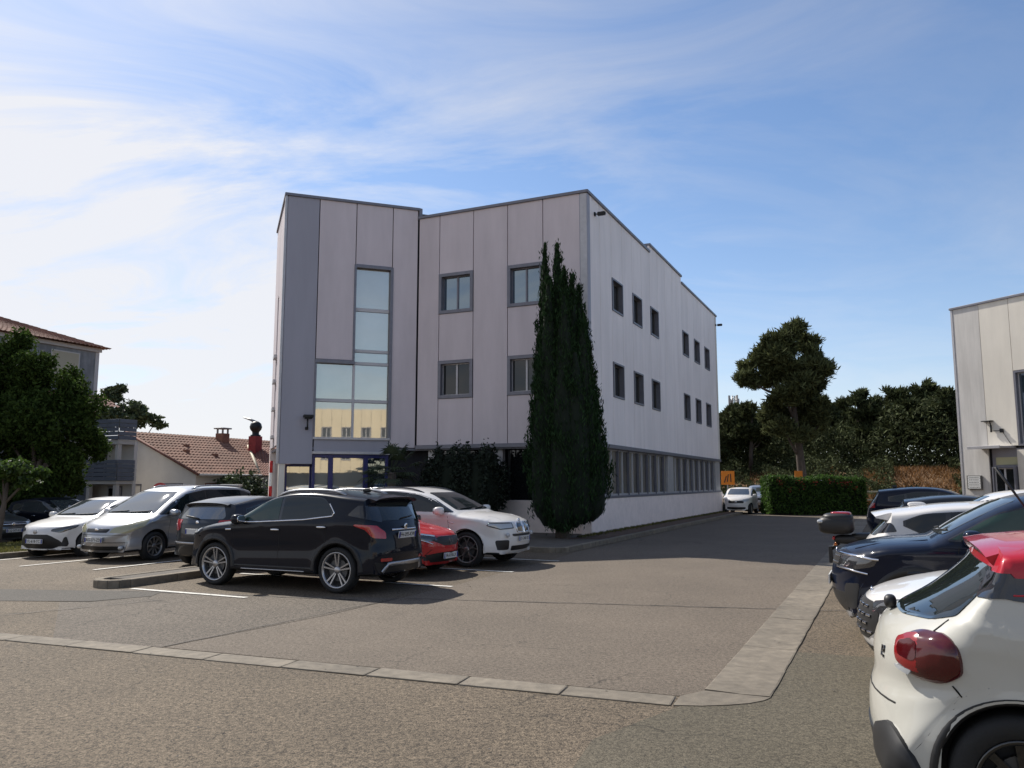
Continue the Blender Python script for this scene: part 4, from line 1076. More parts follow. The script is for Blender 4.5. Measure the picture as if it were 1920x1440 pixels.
# --- fan palm by the entrance
pm = thing('fan_palm', 'dark fan palm standing beside the blue entrance', 'palm', W(-14.5, 21.9, .12))
mb = MB(); mb.tube([(0, 0, -.05), (.02, 0, .8), (0, .02, 1.95)], [.16, .17, .13], 10); mb.build('trunk', [MATS['bark']], pm)
for i in range(26):
    a = i * 2.4 + RNG.uniform(-.2, .2); el = RNG.uniform(-.35, 1.25); ln = RNG.uniform(.55, .8)
    dr = Vector((math.cos(a) * math.cos(el), math.sin(a) * math.cos(el), math.sin(el)))
    base = Vector((0, 0, 1.92)); tip = base + dr * ln
    side = dr.cross(Vector((0, 0, 1))).normalized(); upn = side.cross(dr).normalized()
    mb = MB(); mb.tube([base, base.lerp(tip, .5) + Vector((0, 0, .02)), tip], [.012, .01, .008], 5)
    nb = 17
    for k in range(nb):
        f = (k / (nb - 1) - .5) * 2; an = f * 1.65
        d1 = (dr * math.cos(an) + side * math.sin(an)).normalized(); l = (.52 - .14 * abs(f)) * RNG.uniform(.85, 1.1)
        wv = (upn.cross(d1)).normalized() * .022
        p0 = tip; p1 = tip + d1 * l * .55 + upn * .02; p2 = tip + d1 * l + Vector((0, 0, -.10 - .05 * RNG.uniform(0, 1)))
        mb.add([p0 - wv * .4, p0 + wv * .4, p1 + wv, p1 - wv, p2], [(0, 1, 2, 3), (3, 2, 4)])
    mb.build('frond', [MATS['leaf_palm']], pm)
# ================================================================== vehicles
M('tyre', (0.016, 0.016, 0.016), 0.8, bump=.2, bscale=80)
M('rim_silver', (0.42, 0.42, 0.43), 0.3, metal=0.85)
M('rim_dark', (0.27, 0.265, 0.26), 0.35, metal=0.8)
M('brake', (0.10, 0.10, 0.10), 0.5, metal=.6)
M('arch_black', (0.016, 0.016, 0.017), 0.6)
M('car_glass', (0.014, 0.019, 0.020), 0.02, spec=0.6)
M('car_glass_clear', (0.05, 0.06, 0.065), 0.03, spec=1.0, ior=1.9)
M('car_glass_green', (0.02, 0.045, 0.035), 0.03, spec=0.7)
M('chrome', (0.75, 0.75, 0.77), 0.08, metal=1.0)
M('silver_trim', (0.42, 0.42, 0.43), 0.3, metal=.7)
M('lamp_clear', (0.42, 0.44, 0.46), 0.06, spec=.8, coat=1)
M('lamp_dark', (0.035, 0.035, 0.038), 0.06, spec=.8, coat=1)
M('lamp_yellowed', (0.40, 0.38, 0.24), 0.2, coat=1)
M('lamp_red', (0.40, 0.008, 0.012), 0.12, coat=1)
M('lamp_red_dark', (0.07, 0.003, 0.005), 0.10, coat=.5)
M('lamp_red_glow', (0.27, 0.010, 0.012), 0.15, coat=.6)
M('lamp_orange', (0.6, 0.16, 0.01), 0.15, coat=1)
M('plate_white', (0.62, 0.62, 0.60), 0.45)
M('plate_blue', (0.01, 0.03, 0.25), 0.4)
M('gloss_black', (0.008, 0.008, 0.009), 0.08, coat=1)
M('seam', (0.006, 0.006, 0.006), 0.8)
def paint(name, col, metal=0.0, rough=.32):
    return M(name, col, rough, metal=metal, coat=(.5 if max(col) < .05 else .8), spec=(.05 if max(col) < .05 else .18), var2=.015, v2scale=3)
paint('paint_black', (0.008, 0.010, 0.017), 0, .28)
paint('paint_navy', (0.006, 0.010, 0.024), 0, .28)
paint('paint_white', (0.72, 0.70, 0.675))
paint('paint_cream', (0.50, 0.49, 0.44))
paint('paint_red', (0.48, 0.018, 0.022))
paint('paint_roof_red', (0.42, 0.012, 0.025))
paint('paint_silver', (0.40, 0.41, 0.43), .7, .3)
paint('paint_grey', (0.035, 0.04, 0.047), .5, .3)
paint('paint_grey_light', (0.09, 0.10, 0.105), .5, .3)

def catmull(pts, step):
    """pts: (x,z,R[,'s']) -> dense list; 's' marks a sharp corner"""
    runs = [[pts[0]]]
    for p in pts[1:]:
        runs[-1].append(p)
        if len(p) > 3: runs.append([p])
    out_ = []
    for run in runs:
        if len(run) < 2: continue
        P = [np.array(p[:3], float) for p in run]
        P = [2 * P[0] - P[1]] + P + [2 * P[-1] - P[-2]]
        for i in range(1, len(P) - 2):
            p0, p1, p2, p3 = P[i - 1:i + 3]
            n = max(2, int(np.linalg.norm((p2 - p1)[:2]) / step))
            for k in range(n):
                t = k / n
                out_.append(.5 * ((2 * p1) + (-p0 + p2) * t + (2 * p0 - 5 * p1 + 4 * p2 - p3) * t * t + (-p0 + 3 * p1 - 3 * p2 + p3) * t ** 3))
    out_.append(np.array(pts[-1][:3], float))
    return out_

def make_S(sp):
    Wd = sp['W']; xf = sp['top'][0][0]; xr = sp['top'][-1][0]; wb = sp['wb'] / 2; rw = sp['rw']; Ra = sp['Ra']
    zb0, zb1 = sp['belt']; k = sp.get('tumble', .26); fl = sp.get('flare', .018)
    L = sp['xf'] - sp['xr']
    def S(x, z):
        t = (x - sp['xr']) / L
        zb = zb0 + (zb1 - zb0) * t
        y = Wd
        fx = max(0, (x - (sp['xf'] - 1.0)) / 1.0); rx = max(0, ((sp['xr'] + .9) - x) / .9)
        y -= sp.get('tf', .13) * 2.1 * fx ** 2.4 + sp.get('tr', .10) * 1.5 * rx ** 2.2
        if z > zb:
            d = z - zb; y -= .018 * min(1, d / .03) + k * d + .12 * d * d
        else:
            d = zb - z
            y -= .028 * math.exp(-((d - .42) / .12) ** 2) * .55       # hollow in the lower door
            y += .006 * math.exp(-((d - .10) / .035) ** 2)                # shoulder crease
            y -= .012 * min(1, d / .5)
        lo = max(0, .36 - z); y -= .9 * lo * lo
        for sx in (-wb, wb):
            dd = math.hypot(x - sx, z - rw) - Ra
            if z < rw + Ra + .15: y += fl * math.exp(-(dd / .075) ** 2)
        return max(y, .05)
    return S

def body_mesh(sp, mats):
    S = make_S(sp)
    rw, Ra, wb, zs = sp['rw'], sp['Ra'], sp['wb'] / 2, sp['zs']
    top = catmull(sp['top'], .03)
    loop = [(p[0], p[1], max(.02, p[2]), 2.35, 0, 0.0) for p in top]
    ph = math.asin((zs - rw) / Ra) if abs(zs - rw) < Ra else -.3
    xr, zr = loop[-1][0], loop[-1][1]; xf, zf = loop[0][0], loop[0][1]
    def seg(x0, z0, x1, z1, n, w0=1.0, w1=1.0): return [(x0 + (x1 - x0) * i / n, z0 + (z1 - z0) * i / n, .05, 4.0, 1, w0 + (w1 - w0) * i / n) for i in range(1, n + 1)]
    def arch(cx):
        return [(cx + Ra * math.cos(a), rw + Ra * math.sin(a), .025, 4.0, 1, 1.0) for a in np.linspace(math.pi - ph, ph, 30)]
    ax0 = -wb - Ra * math.cos(ph); ax1 = -wb + Ra * math.cos(ph); bx0 = wb - Ra * math.cos(ph); bx1 = wb + Ra * math.cos(ph)
    loop += seg(xr, zr, ax0 - .01, zs, 6, 0.0, 1.0) + arch(-wb) + seg(ax1 + .005, zs, bx0 - .01, zs, 46) + arch(wb) + seg(bx1 + .01, zs, xf, zf, 6, 1.0, 0.0)[:-1]
    zsp = sp.get('zsp', rw + Ra + .06); sa, sb = sp['xr'] + sp.get('spr', .42), sp['xf'] - sp.get('spf', .45)
    nr, nf = 8, 13
    n = len(loop); rows = nr + nf + 1
    vs = []
    tt = np.linspace(0, 1, 25)
    for (x, z, Rr, p, bot, wq) in loop:
        tx = min(max(x, sa), sb); tx = round(tx / .05) * .05
        cx_, cz_ = (x + tx) / 2 * (1 - wq) + x * wq, (z + zsp) / 2 * (1 - wq) + zsp * wq
        bx = (1 - tt) ** 2 * x + 2 * tt * (1 - tt) * cx_ + tt ** 2 * tx; bz = (1 - tt) ** 2 * z + 2 * tt * (1 - tt) * cz_ + tt ** 2 * zsp
        cum = np.concatenate([[0], np.cumsum(np.hypot(np.diff(bx), np.diff(bz)))]); dl = cum[-1]; Rr = min(Rr, dl * .85)
        ds = [Rr * (1 - max(0, math.cos(math.pi / 2 * (r / nr))) ** (2 / p)) for r in range(nr + 1)] + [Rr + (dl - Rr) * r / nf for r in range(1, nf + 1)]
        PX = np.interp(ds, cum, bx); PZ = np.interp(ds, cum, bz)
        for r in range(nr + 1):
            th = math.pi / 2 * (r / nr)
            vs.append((PX[r], S(PX[r], PZ[r]) * (math.sin(th) ** (2 / p)) if r else 0.0, PZ[r]))
        for r in range(nr + 1, nr + nf + 1):
            vs.append((PX[r], S(PX[r], PZ[r]), PZ[r]))
    fs = []; mi = []
    for i in range(n):
        j = (i + 1) % n
        for r in range(rows - 1):
            fs.append((i * rows + r, j * rows + r, j * rows + r + 1, i * rows + r + 1))
            mi.append(1 if (loop[i][4] and loop[j][4] and r < nr) else 0)
    nv = len(vs)
    vs2 = vs + [(x, -y, z) for x, y, z in vs]
    fs2 = fs + [tuple(nv + q for q in f)[::-1] for f in fs]
    me = bpy.data.meshes.new('body'); me.from_pydata(vs2, [], fs2)
    me.polygons.foreach_set('material_index', mi + mi)
    bm = bmesh.new(); bm.from_mesh(me)
    bmesh.ops.remove_doubles(bm, verts=bm.verts, dist=.0012)
    bmesh.ops.recalc_face_normals(bm, faces=bm.faces)
    for f in bm.faces: f.smooth = True
    rt = sp.get('two_tone')
    if rt:
        for f in bm.faces:
            c = f.calc_center_median()
            if rt(c.x, c.y, c.z) and f.material_index == 0: f.material_index = 2
    bm.to_mesh(me)
    bvh = BVHTree.FromBMesh(bm); bm.free()
    me.set_sharp_from_angle(angle=R(50))
    for m in mats: me.materials.append(m)
    return me, bvh, S

def round_poly(pts, r, n=4):
    out_ = []
    m = len(pts)
    for i in range(m):
        a, b, c = np.array(pts[i - 1]), np.array(pts[i]), np.array(pts[(i + 1) % m])
        l1, l2 = np.linalg.norm(a - b), np.linalg.norm(c - b); rr = min(r, l1 * .45, l2 * .45)
        p = b + (a - b) / (l1 + 1e-9) * rr; q = b + (c - b) / (l2 + 1e-9) * rr
        for k in range(n + 1):
            t = k / n; out_.append(tuple((1 - t) ** 2 * p + 2 * t * (1 - t) * b + t * t * q))
    return out_
def span(poly, u):
    zs = []
    m = len(poly)
    for i in range(m):
        (u0, z0), (u1, z1) = poly[i - 1], poly[i]
        if u0 == u1: continue
        if min(u0, u1) <= u <= max(u0, u1): zs.append(z0 + (z1 - z0) * (u - u0) / (u1 - u0))
    return (min(zs), max(zs)) if zs else None

WHEELS = {}
def wheel_meshes(rw, ratio, style, rimmat):
    key = (rw, ratio, style, rimmat)
    if key in WHEELS: return WHEELS[key]
    rr = rw * ratio
    mb = MB()
    prof = [(rr, .080), (rr + .015, .098), (rw - .05, .106), (rw - .018, .098), (rw - .003, .075), (rw, .04), (rw, 0), (rw, -.04), (rw - .003, -.075), (rw - .018, -.098), (rw - .05, -.106), (rr, -.09)]
    mb.lathe(prof, 40, 'y')
    o = mb.build('tyre', [MATS['tyre']]); ty = o.data; bpy.data.objects.remove(o)
    mb = MB()
    mb.lathe([(rr + .004, .078), (rr + .006, .092), (rr - .004, .096), (rr - .020, .090), (rr - .030, .05), (rr - .035, -.08)], 40, 'y')
    mb.lathe([(0, .078), (.045, .078), (.06, .066), (.062, .03)], 16, 'y')
    def spoke(a0, a1, w0, w1, r0=.045, r1=None, y0=.062, y1=.082):
        r1 = r1 or rr - .016
        vs = []
        for (r_, a, wd, yy) in ((r0, a0, w0, y0), (r1, a1, w1, y1)):
            c, s_ = math.cos(a), math.sin(a)
            for q, dy in ((-wd, -.03), (-wd * .75, 0), (wd * .75, 0), (wd, -.03)):
                vs.append((r_ * c - q * s_, yy + dy, r_ * s_ + q * c))
        mb.add(vs, [(0, 1, 5, 4), (1, 2, 6, 5), (2, 3, 7, 6), (3, 0, 4, 7), (0, 3, 2, 1), (4, 5, 6, 7)])
    if style == 'twin5':
        for k in range(5):
            a = k * 2 * math.pi / 5 + math.pi / 2
            for s_ in (-1, 1): spoke(a + s_ * .22, a + s_ * .155, .014, .017)
    elif style == 'y5':
        for k in range(5):
            a = k * 2 * math.pi / 5 + math.pi / 2
            spoke(a, a, .026, .02, r1=rr * .55)
            for s_ in (-1, 1): spoke(a + s_ * .02, a + s_ * .27, .014, .014, r0=rr * .5)
    else:
        for k in range(9):
            a = k * 2 * math.pi / 9; spoke(a, a + .06, .018, .024)
    o = mb.build('rim', [MATS[rimmat]]); ri = o.data; bpy.data.objects.remove(o)
    mb = MB()
    mb.lathe([(0, .03), (rr * .62, .03), (rr * .62, .01)], 28, 'y', smooth=False)
    mb.lathe([(0, -.02), (rr - .03, -.02)], 28, 'y', smooth=False, mi=1)
    o = mb.build('wheel', [MATS['brake'], MATS['arch_black']]); wh = o.data; bpy.data.objects.remove(o)
    WHEELS[key] = (wh, ty, ri); return WHEELS[key]

class Car:
    def __init__(c, name, label, sp, u, v, heading, pmat, group=None, second=None, rims=('twin5', 'rim_silver'), cat='car', yaw=0.0, dz=0.0):
        """u,v: centre of the wheelbase on the site grid; heading: angle in the site frame in degrees"""
        p = W(u, v); rz = R(heading) - GA + R(yaw)
        c.root = thing(name, label, cat, (p.x, p.y, gz(p.x, p.y) + dz), rz, group)
        c.sp = sp
        mats = [MATS[pmat], MATS['arch_black']] + ([MATS[second]] if second else [])
        me, c.bvh, c.S = body_mesh(sp, mats)
        link('body', me, c.root)
        wb, rw, Wd = sp['wb'] / 2, sp['rw'], sp['W']
        mb = MB(); mb.bevbox(sp['xr'] + .25, sp['xf'] - .25, -Wd + .30, Wd - .30, sp['zs'] - .02, rw + sp['Ra'] + .04, .03); mb.build('underbody', [MATS['arch_black']], c.root)
        wh, ty, ri = wheel_meshes(rw, sp.get('rim', .70), *rims)
        for sx in (wb, -wb):
            for sy in (1, -1):
                o = link('wheel', wh, c.root, None, (sx, sy * (Wd - .125), rw), 0 if sy > 0 else math.pi)
                link('tyre', ty, o); link('rim', ri, o)
    def cast(c, az, a, z, e, od):
        org = Vector((e[0] * a + od[0] * 5, e[1] * a + od[1] * 5, z))
        hit, nrm, _, _ = c.bvh.ray_cast(org, Vector((-od[0], -od[1], 0)))
        if hit is None:
            near = Vector((e[0] * a + od[0] * 2, e[1] * a + od[1] * 2, z))
            hit, nrm, _, _ = c.bvh.find_nearest(near)
        if nrm.x * od[0] + nrm.y * od[1] < 0: nrm = -nrm
        return hit, nrm
    def frame(c, az):
        od = (math.cos(R(az)), math.sin(R(az))); return (-od[1], od[0]), od
    def patch(c, name, az, pts, mat, off=.004, nu=16, nv=7, rnd=.03, bulge=0.0, mirror=False, parent=None, skirt=.014, label=None):
        e, od = c.frame(az)
        poly = round_poly([(e[0] * p[0] + e[1] * p[1], p[2]) for p in pts], rnd) if rnd else [(e[0] * p[0] + e[1] * p[1], p[2]) for p in pts]
        us_ = [p[0] for p in poly]; u0, u1 = min(us_), max(us_); ep = (u1 - u0) * 1e-4
        cols = sorted(set([u0 + ep + (u1 - u0 - 2 * ep) * (.5 - .5 * math.cos(math.pi * i / nu)) for i in range(nu + 1)]))
        vs = []
        for i, u in enumerate(cols):
            sn = span(poly, u) or (0, 0)
            for j in range(nv + 1):
                z = sn[0] + (sn[1] - sn[0]) * j / nv
                h, n = c.cast(az, u, z, e, od)
                fu = (i / (len(cols) - 1)) * 2 - 1; fv = j / nv * 2 - 1
                b = bulge * max(0, (1 - abs(fu) ** 3)) * max(0, (1 - abs(fv) ** 3)) if bulge else 0
                vs.append(h + n * (off + b))
        m = nv + 1; k = len(cols); fs = []
        for i in range(k - 1):
            for j in range(nv): fs.append((i * m + j, (i + 1) * m + j, (i + 1) * m + j + 1, i * m + j + 1))
        ring = [i * m for i in range(k)] + [(k - 1) * m + j for j in range(1, m)] + [i * m + nv for i in range(k - 2, -1, -1)] + [j for j in range(nv - 1, 0, -1)]
        base = len(vs)
        odv = Vector((od[0], od[1], 0))
        for q in ring: vs.append(vs[q] - odv * skirt)
        for q in range(len(ring)):
            q2 = (q + 1) % len(ring); fs.append((ring[q], ring[q2], base + q2, base + q))
        res = []
        for sg_ in ((1, -1) if mirror else (1,)):
            V_ = [(p[0], p[1] * sg_, p[2]) for p in vs]; F_ = fs if sg_ > 0 else [f[::-1] for f in fs]
            me = mesh_np(name, V_, F_, True); me.set_sharp_from_angle(angle=R(40))
            o = link(name, me, parent or c.root, MATS[mat])
            if label: o['label'] = label
            res.append(o)
        return res
    def strip(c, name, az, pts, wd, mat, off=.005, mirror=False, parent=None, closed=False, round_=0.0):
        """ribbon of half width wd along the polyline of 3d points"""
        e, od = c.frame(az)
        P = [np.array((e[0] * p[0] + e[1] * p[1], p[2])) for p in pts]
        Q = []
        for a, b in zip(P[:-1], P[1:]):
            n = max(1, int(np.linalg.norm(b - a) / .06)); Q += [a + (b - a) * i / n for i in range(n)]
        Q.append(P[-1])
        vs = []; fs = []
        for i, q_ in enumerate(Q):
            d = Q[min(i + 1, len(Q) - 1)] - Q[max(i - 1, 0)]; d = d / (np.linalg.norm(d) + 1e-9); nn = np.array((-d[1], d[0]))
            for s_, o_ in ((-1, -.004), (-.8, off), (.8, off), (1, -.004)):
                r_ = q_ + nn * wd * s_; h, nr_ = c.cast(az, r_[0], r_[1], e, od); vs.append(h + nr_ * (o_ + (round_ if abs(s_) < .9 else 0)))
        for i in range(len(Q) - 1):
            for j in range(3): fs.append((4 * i + j, 4 * i + 4 + j, 4 * i + 5 + j, 4 * i + 1 + j))
        for sg_ in ((1, -1) if mirror else (1,)):
            V_ = [(p[0], p[1] * sg_, p[2]) for p in vs]; F_ = fs if sg_ > 0 else [f[::-1] for f in fs]
            link(name, mesh_np(name, V_, F_, True), parent or c.root, MATS[mat])
    def dlo(c, low, up, cuts, mats='car_glass', gap=.03, off=.004):
        """side glazing between polylines low and up (x descending), cut at the pillars"""
        f = lambda pl, x: float(np.interp(x, [p[0] for p in pl][::-1], [p[1] for p in pl][::-1]))
        x1, x0 = max(low[0][0], up[0][0]), min(low[-1][0], up[-1][0])
        cs = [x1] + list(cuts) + [x0]
        # dark pillar strip behind the glass
        allx = np.linspace(x1, x0, 24)
        poly = [(x, 0, f(low, x)) for x in allx] + [(x, 0, f(up, x)) for x in allx[::-1]]
        c.patch('window_surround', 90, poly, 'gloss_black', .003, 40, 6, 0, mirror=True, skirt=.01)
        for i, (a, b) in enumerate(zip(cs[:-1], cs[1:])):
            aa = a - (gap if i else .035); bb = b + (gap if i < len(cs) - 2 else .035)
            xx = np.linspace(aa, bb, 16)
            pl = [(x, 0, f(low, x) + .016) for x in xx] + [(x, 0, f(up, x) - .018) for x in xx[::-1]]
            m_ = mats if isinstance(mats, str) else mats[min(i, len(mats) - 1)]
            c.patch('side_window', 90, pl, m_, .007, 22, 6, .0, mirror=True, skirt=.006)
    def doors(c, xs, low, handles=(), zh=.9, hm=None, tilt=.0):
        sp = c.sp
        for x, zt in xs:
            c.strip('door_seam', 90, [(x, 0, sp['zs'] + .08), (x + .02, 0, sp['zs'] + .3), (x + tilt, 0, zt)], .0045, 'seam', .0012, mirror=True)
        c.strip('sill_seam', 90, [(-sp['wb'] / 2 + sp['Ra'] + .06, 0, sp['zs'] + .085), (sp['wb'] / 2 - sp['Ra'] - .06, 0, sp['zs'] + .085)], .0045, 'seam', .0012, mirror=True)
        for x, z in handles:
            y = c.S(x, z)
            mb = MB(); mb.superell((x, y + .022, z), (.095, .016, .016), .8); mb.build('door_handle', [MATS[hm]], c.root)
            mb = MB(); mb.superell((x, -y - .022, z), (.095, .016, .016), .8); mb.build('door_handle', [MATS[hm]], c.root)
    def mirrors(c, x, z, mat, s=1.0):
        y = c.S(x, z)
        for sg_ in (1, -1):
            mb = MB(); mb.superell((x, sg_ * (y + .13), z + .03), (.075 * s, .105 * s, .072 * s), .7); mb.tube([(x + .03, sg_ * (y - .01), z - .02), (x + .01, sg_ * (y + .08), z)], .025, 6)
            mo = mb.build('door_mirror', [MATS[mat]], c.root)
            mb = MB(); mb.superell((x - .07 * s, sg_ * (y + .135), z + .03), (.008, .085 * s, .055 * s), .7); mb.build('mirror_glass', [MATS['chrome']], mo)
    def plate(c, az, x, y, z, txt, tilt=0.0, off=.012, wd=.52, ht=.11):
        e, od = c.frame(az)
        h, n = c.cast(az, e[0] * x + e[1] * y, z, e, od)
        po = bpy.data.objects.new('number_plate', None)
        mb = MB(); mb.bevbox(-wd / 2, wd / 2, -.008, .008, -ht / 2, ht / 2, .004); bpy.data.objects.remove(po)
        ob = mb.build('number_plate', [MATS['plate_white']], c.root, (h.x + od[0] * off, h.y + od[1] * off, z), math.atan2(od[1], od[0]) + math.pi / 2)
        ob.rotation_euler = (R(tilt), 0, math.atan2(od[1], od[0]) + math.pi / 2)
        for sx in (-1, 1):
            mb = MB(); mb.box(sx * (wd / 2 - .022) - .018, sx * (wd / 2 - .022) + .018, -.0095, -.0085, -ht / 2 + .006, ht / 2 - .006); mb.build('plate_band', [MATS['plate_blue']], ob)
        if txt:
            me = text_mesh(txt, ht * .86); t = link('lettering', me, ob, MATS['sign_black'], (0, -.0092, -.002)); t.rotation_euler = (R(90), 0, 0); t.scale = (.92, 1, 1)
        return ob
    def rails(c, x0, x1, y, mat='silver_trim', h=.04, r=.018):
        for sg_ in (1, -1):
            pts = []
            for t in np.linspace(0, 1, 14):
                x = x0 + (x1 - x0) * t
                hit, n, _, _ = c.bvh.ray_cast(Vector((x, y, 4)), Vector((0, 0, -1)))
                pts.append((x, sg_ * y, (hit.z if hit else 1.5) + h * min(1, math.sin(math.pi * t) * 3) - .005))
            mb = MB(); mb.tube(pts, r, 8); mb.build('roof_rail', [MATS[mat]], c.root)
    def arch_trim(c, wd=.035, mat='black_plastic', off=.012, ext=.03):
        sp = c.sp
        for sx in (-sp['wb'] / 2, sp['wb'] / 2):
            pts = [(sx + (sp['Ra'] + wd + .004) * math.cos(a), 0, sp['rw'] + (sp['Ra'] + wd + .004) * math.sin(a)) for a in np.linspace(-ext, math.pi + ext, 30)]
            c.strip('arch_trim', 90, pts, wd, mat, off, mirror=True)
    def windscreen(c, front, pts, mat='car_glass', nu=18, nv=10, name=None, rnd=.05):
        return c.patch(name or ('windscreen' if front else 'rear_window'), 0 if front else 180, pts, mat, .005, nu, nv, rnd, skirt=.01)
    def spoiler(c, x0, xt, zt, w, mat, th=.05):
        vs = []; fs = []; n = 17
        for i in range(n):
            y = -w + 2 * w * i / (n - 1); f = abs(y / w)
            h, _, _, _ = c.bvh.ray_cast(Vector((x0, y, 4)), Vector((0, 0, -1)))
            zr = h.z if h else zt
            h2, _, _, _ = c.bvh.ray_cast(Vector((c.sp['xr'] - 2, y, zt - .10)), Vector((1, 0, 0)))
            xb = (h2.x if h2 else x0) + .02
            xe = xt + .16 * f ** 3 * (x0 - xt); ze = zt - (.02 * f ** 2 + .03 * f ** 6)
            vs += [(x0 + .02, y, zr + .004), ((x0 + xe) / 2, y, (zr + ze) / 2 + .006), (xe, y, ze), (xe + .012, y, ze - .022), (max(xb, xe + .03), y, min(ze - th, zr - .05))]
        for i in range(n - 1):
            for j in range(4): fs.append((5 * i + j, 5 * i + 5 + j, 5 * i + 6 + j, 5 * i + 1 + j))
            fs.append((5 * i + 4, 5 * i + 9, 5 * i + 5, 5 * i))
        fs.append((0, 1, 2, 3, 4)); fs.append(tuple(5 * (n - 1) + k for k in (4, 3, 2, 1, 0)))
        me = mesh_np('spoiler', vs, fs, True); me.set_sharp_from_angle(angle=R(55))
        return link('spoiler', me, c.root, MATS[mat])
    def tubepart(c, name, pts, r, mat): mb = MB(); mb.tube(pts, r, 8); return mb.build(name, [MATS[mat]], c.root)
    def ell(c, name, ctr, r, mat, e=.8):
        mb = MB(); mb.superell(ctr, r, e); return mb.build(name, [MATS[mat]], c.root)
def sym(*pts):
    """mirror a half outline (y>=0, listed bottom to top) into a full one"""
    return [(0, p[0], p[1]) for p in pts] + [(0, -p[0], p[1]) for p in pts[::-1]]

# ---------------- silhouettes: x forward from the middle of the wheelbase, z, edge rounding
SUV_S = dict(W=.885, wb=2.555, rw=.36, Ra=.405, zs=.27, xf=2.2, xr=-2.07, belt=(1.15, 1.02), tumble=.24, flare=.022, rim=.78, tf=.16, tr=.13,
    top=[(2.05, .26, .25), (2.17, .42, .38), (2.2, .62, .42), (2.15, .82, .40), (2.0, .95, .26), (1.55, 1.05, .14), (.96, 1.12, .12, 's'), (.60, 1.33, .17), (.22, 1.52, .14), (-.20, 1.60, .09), (-.75, 1.615, .09), (-1.3, 1.57, .10), (-1.70, 1.525, .10, 's'), (-1.735, 1.45, .15), (-1.93, 1.14, .24), (-2.02, .98, .30), (-2.07, .78, .32), (-2.08, .55, .3), (-1.98, .29, .2)])
SUV_B = dict(W=.94, wb=2.81, rw=.365, Ra=.405, zs=.27, xf=2.30, xr=-2.36, belt=(1.13, 1.05), tumble=.25, flare=.02, rim=.76, tf=.16, tr=.12,
    top=[(2.16, .26, .25), (2.27, .42, .36), (2.30, .62, .38), (2.26, .84, .36), (2.12, .97, .24), (1.7, 1.07, .14), (1.18, 1.13, .12, 's'), (.75, 1.36, .17), (.28, 1.555, .14), (-.3, 1.635, .09), (-.9, 1.635, .09), (-1.6, 1.58, .10), (-1.95, 1.535, .10, 's'), (-2.0, 1.46, .15), (-2.2, 1.16, .24), (-2.31, 1.0, .3), (-2.36, .8, .3), (-2.35, .55, .3), (-2.25, .29, .2)])
SUV_C5 = dict(W=.93, wb=2.73, rw=.365, Ra=.40, zs=.28, xf=2.26, xr=-2.24, belt=(1.12, 1.07), tumble=.22, flare=.02, rim=.70, tf=.20, tr=.12,
    top=[(2.10, .24, .28), (2.22, .40, .42), (2.26, .62, .46), (2.22, .85, .46), (2.12, .985, .34), (1.75, 1.09, .15), (1.22, 1.15, .12, 's'), (.80, 1.40, .17), (.38, 1.59, .13), (-.1, 1.66, .09), (-.9, 1.66, .09), (-1.6, 1.60, .10), (-1.91, 1.555, .10, 's'), (-1.96, 1.48, .15), (-2.12, 1.12, .24), (-2.2, .95, .3), (-2.24, .75, .3), (-2.22, .5, .3), (-2.12, .3, .2)])
HATCH = dict(W=.865, wb=2.57, rw=.315, Ra=.355, zs=.22, xf=2.10, xr=-1.95, belt=(1.0, .90), tumble=.26, flare=.016, rim=.70, tf=.17, tr=.12,
    top=[(1.95, .20, .25), (2.07, .36, .38), (2.10, .52, .42), (2.05, .70, .40), (1.90, .80, .26), (1.5, .90, .14), (1.05, .97, .12, 's'), (.62, 1.20, .17), (.15, 1.39, .13), (-.3, 1.45, .09), (-.9, 1.435, .09), (-1.35, 1.38, .10), (-1.59, 1.345, .10, 's'), (-1.63, 1.27, .15), (-1.85, .98, .22), (-1.92, .88, .28), (-1.95, .68, .3), (-1.94, .45, .28), (-1.84, .23, .2)])
HATCH_L = dict(HATCH, wb=2.62, xf=2.16, xr=-2.1, W=.89, rw=.32, Ra=.36,
    top=[(2.0, .20, .25), (2.12, .36, .38), (2.16, .52, .42), (2.10, .70, .40), (1.95, .80, .26), (1.5, .92, .14), (1.0, .985, .12, 's'), (.55, 1.22, .17), (.05, 1.41, .13), (-.4, 1.475, .09), (-1.0, 1.455, .09), (-1.5, 1.39, .10), (-1.68, 1.365, .09, 's'), (-1.73, 1.28, .15), (-1.98, 1.00, .22), (-2.05, .90, .28), (-2.10, .70, .3), (-2.08, .45, .28), (-1.96, .23, .2)])
MPV = dict(W=.925, wb=2.80, rw=.33, Ra=.365, zs=.24, xf=2.30, xr=-2.30, belt=(1.08, .98), tumble=.22, flare=.012, rim=.68, tf=.22, tr=.10,
    top=[(2.12, .21, .28), (2.25, .36, .44), (2.29, .56, .48), (2.20, .74, .46), (2.0, .88, .30), (1.62, 1.00, .16), (1.42, 1.06, .14), (.95, 1.34, .17), (.45, 1.58, .14), (0, 1.67, .09), (-.8, 1.70, .09), (-1.6, 1.67, .09), (-2.0, 1.61, .10, 's'), (-2.0, 1.55, .14), (-2.16, 1.12, .2), (-2.26, .95, .25), (-2.30, .7, .25), (-2.28, .45, .25), (-2.18, .25, .2)])
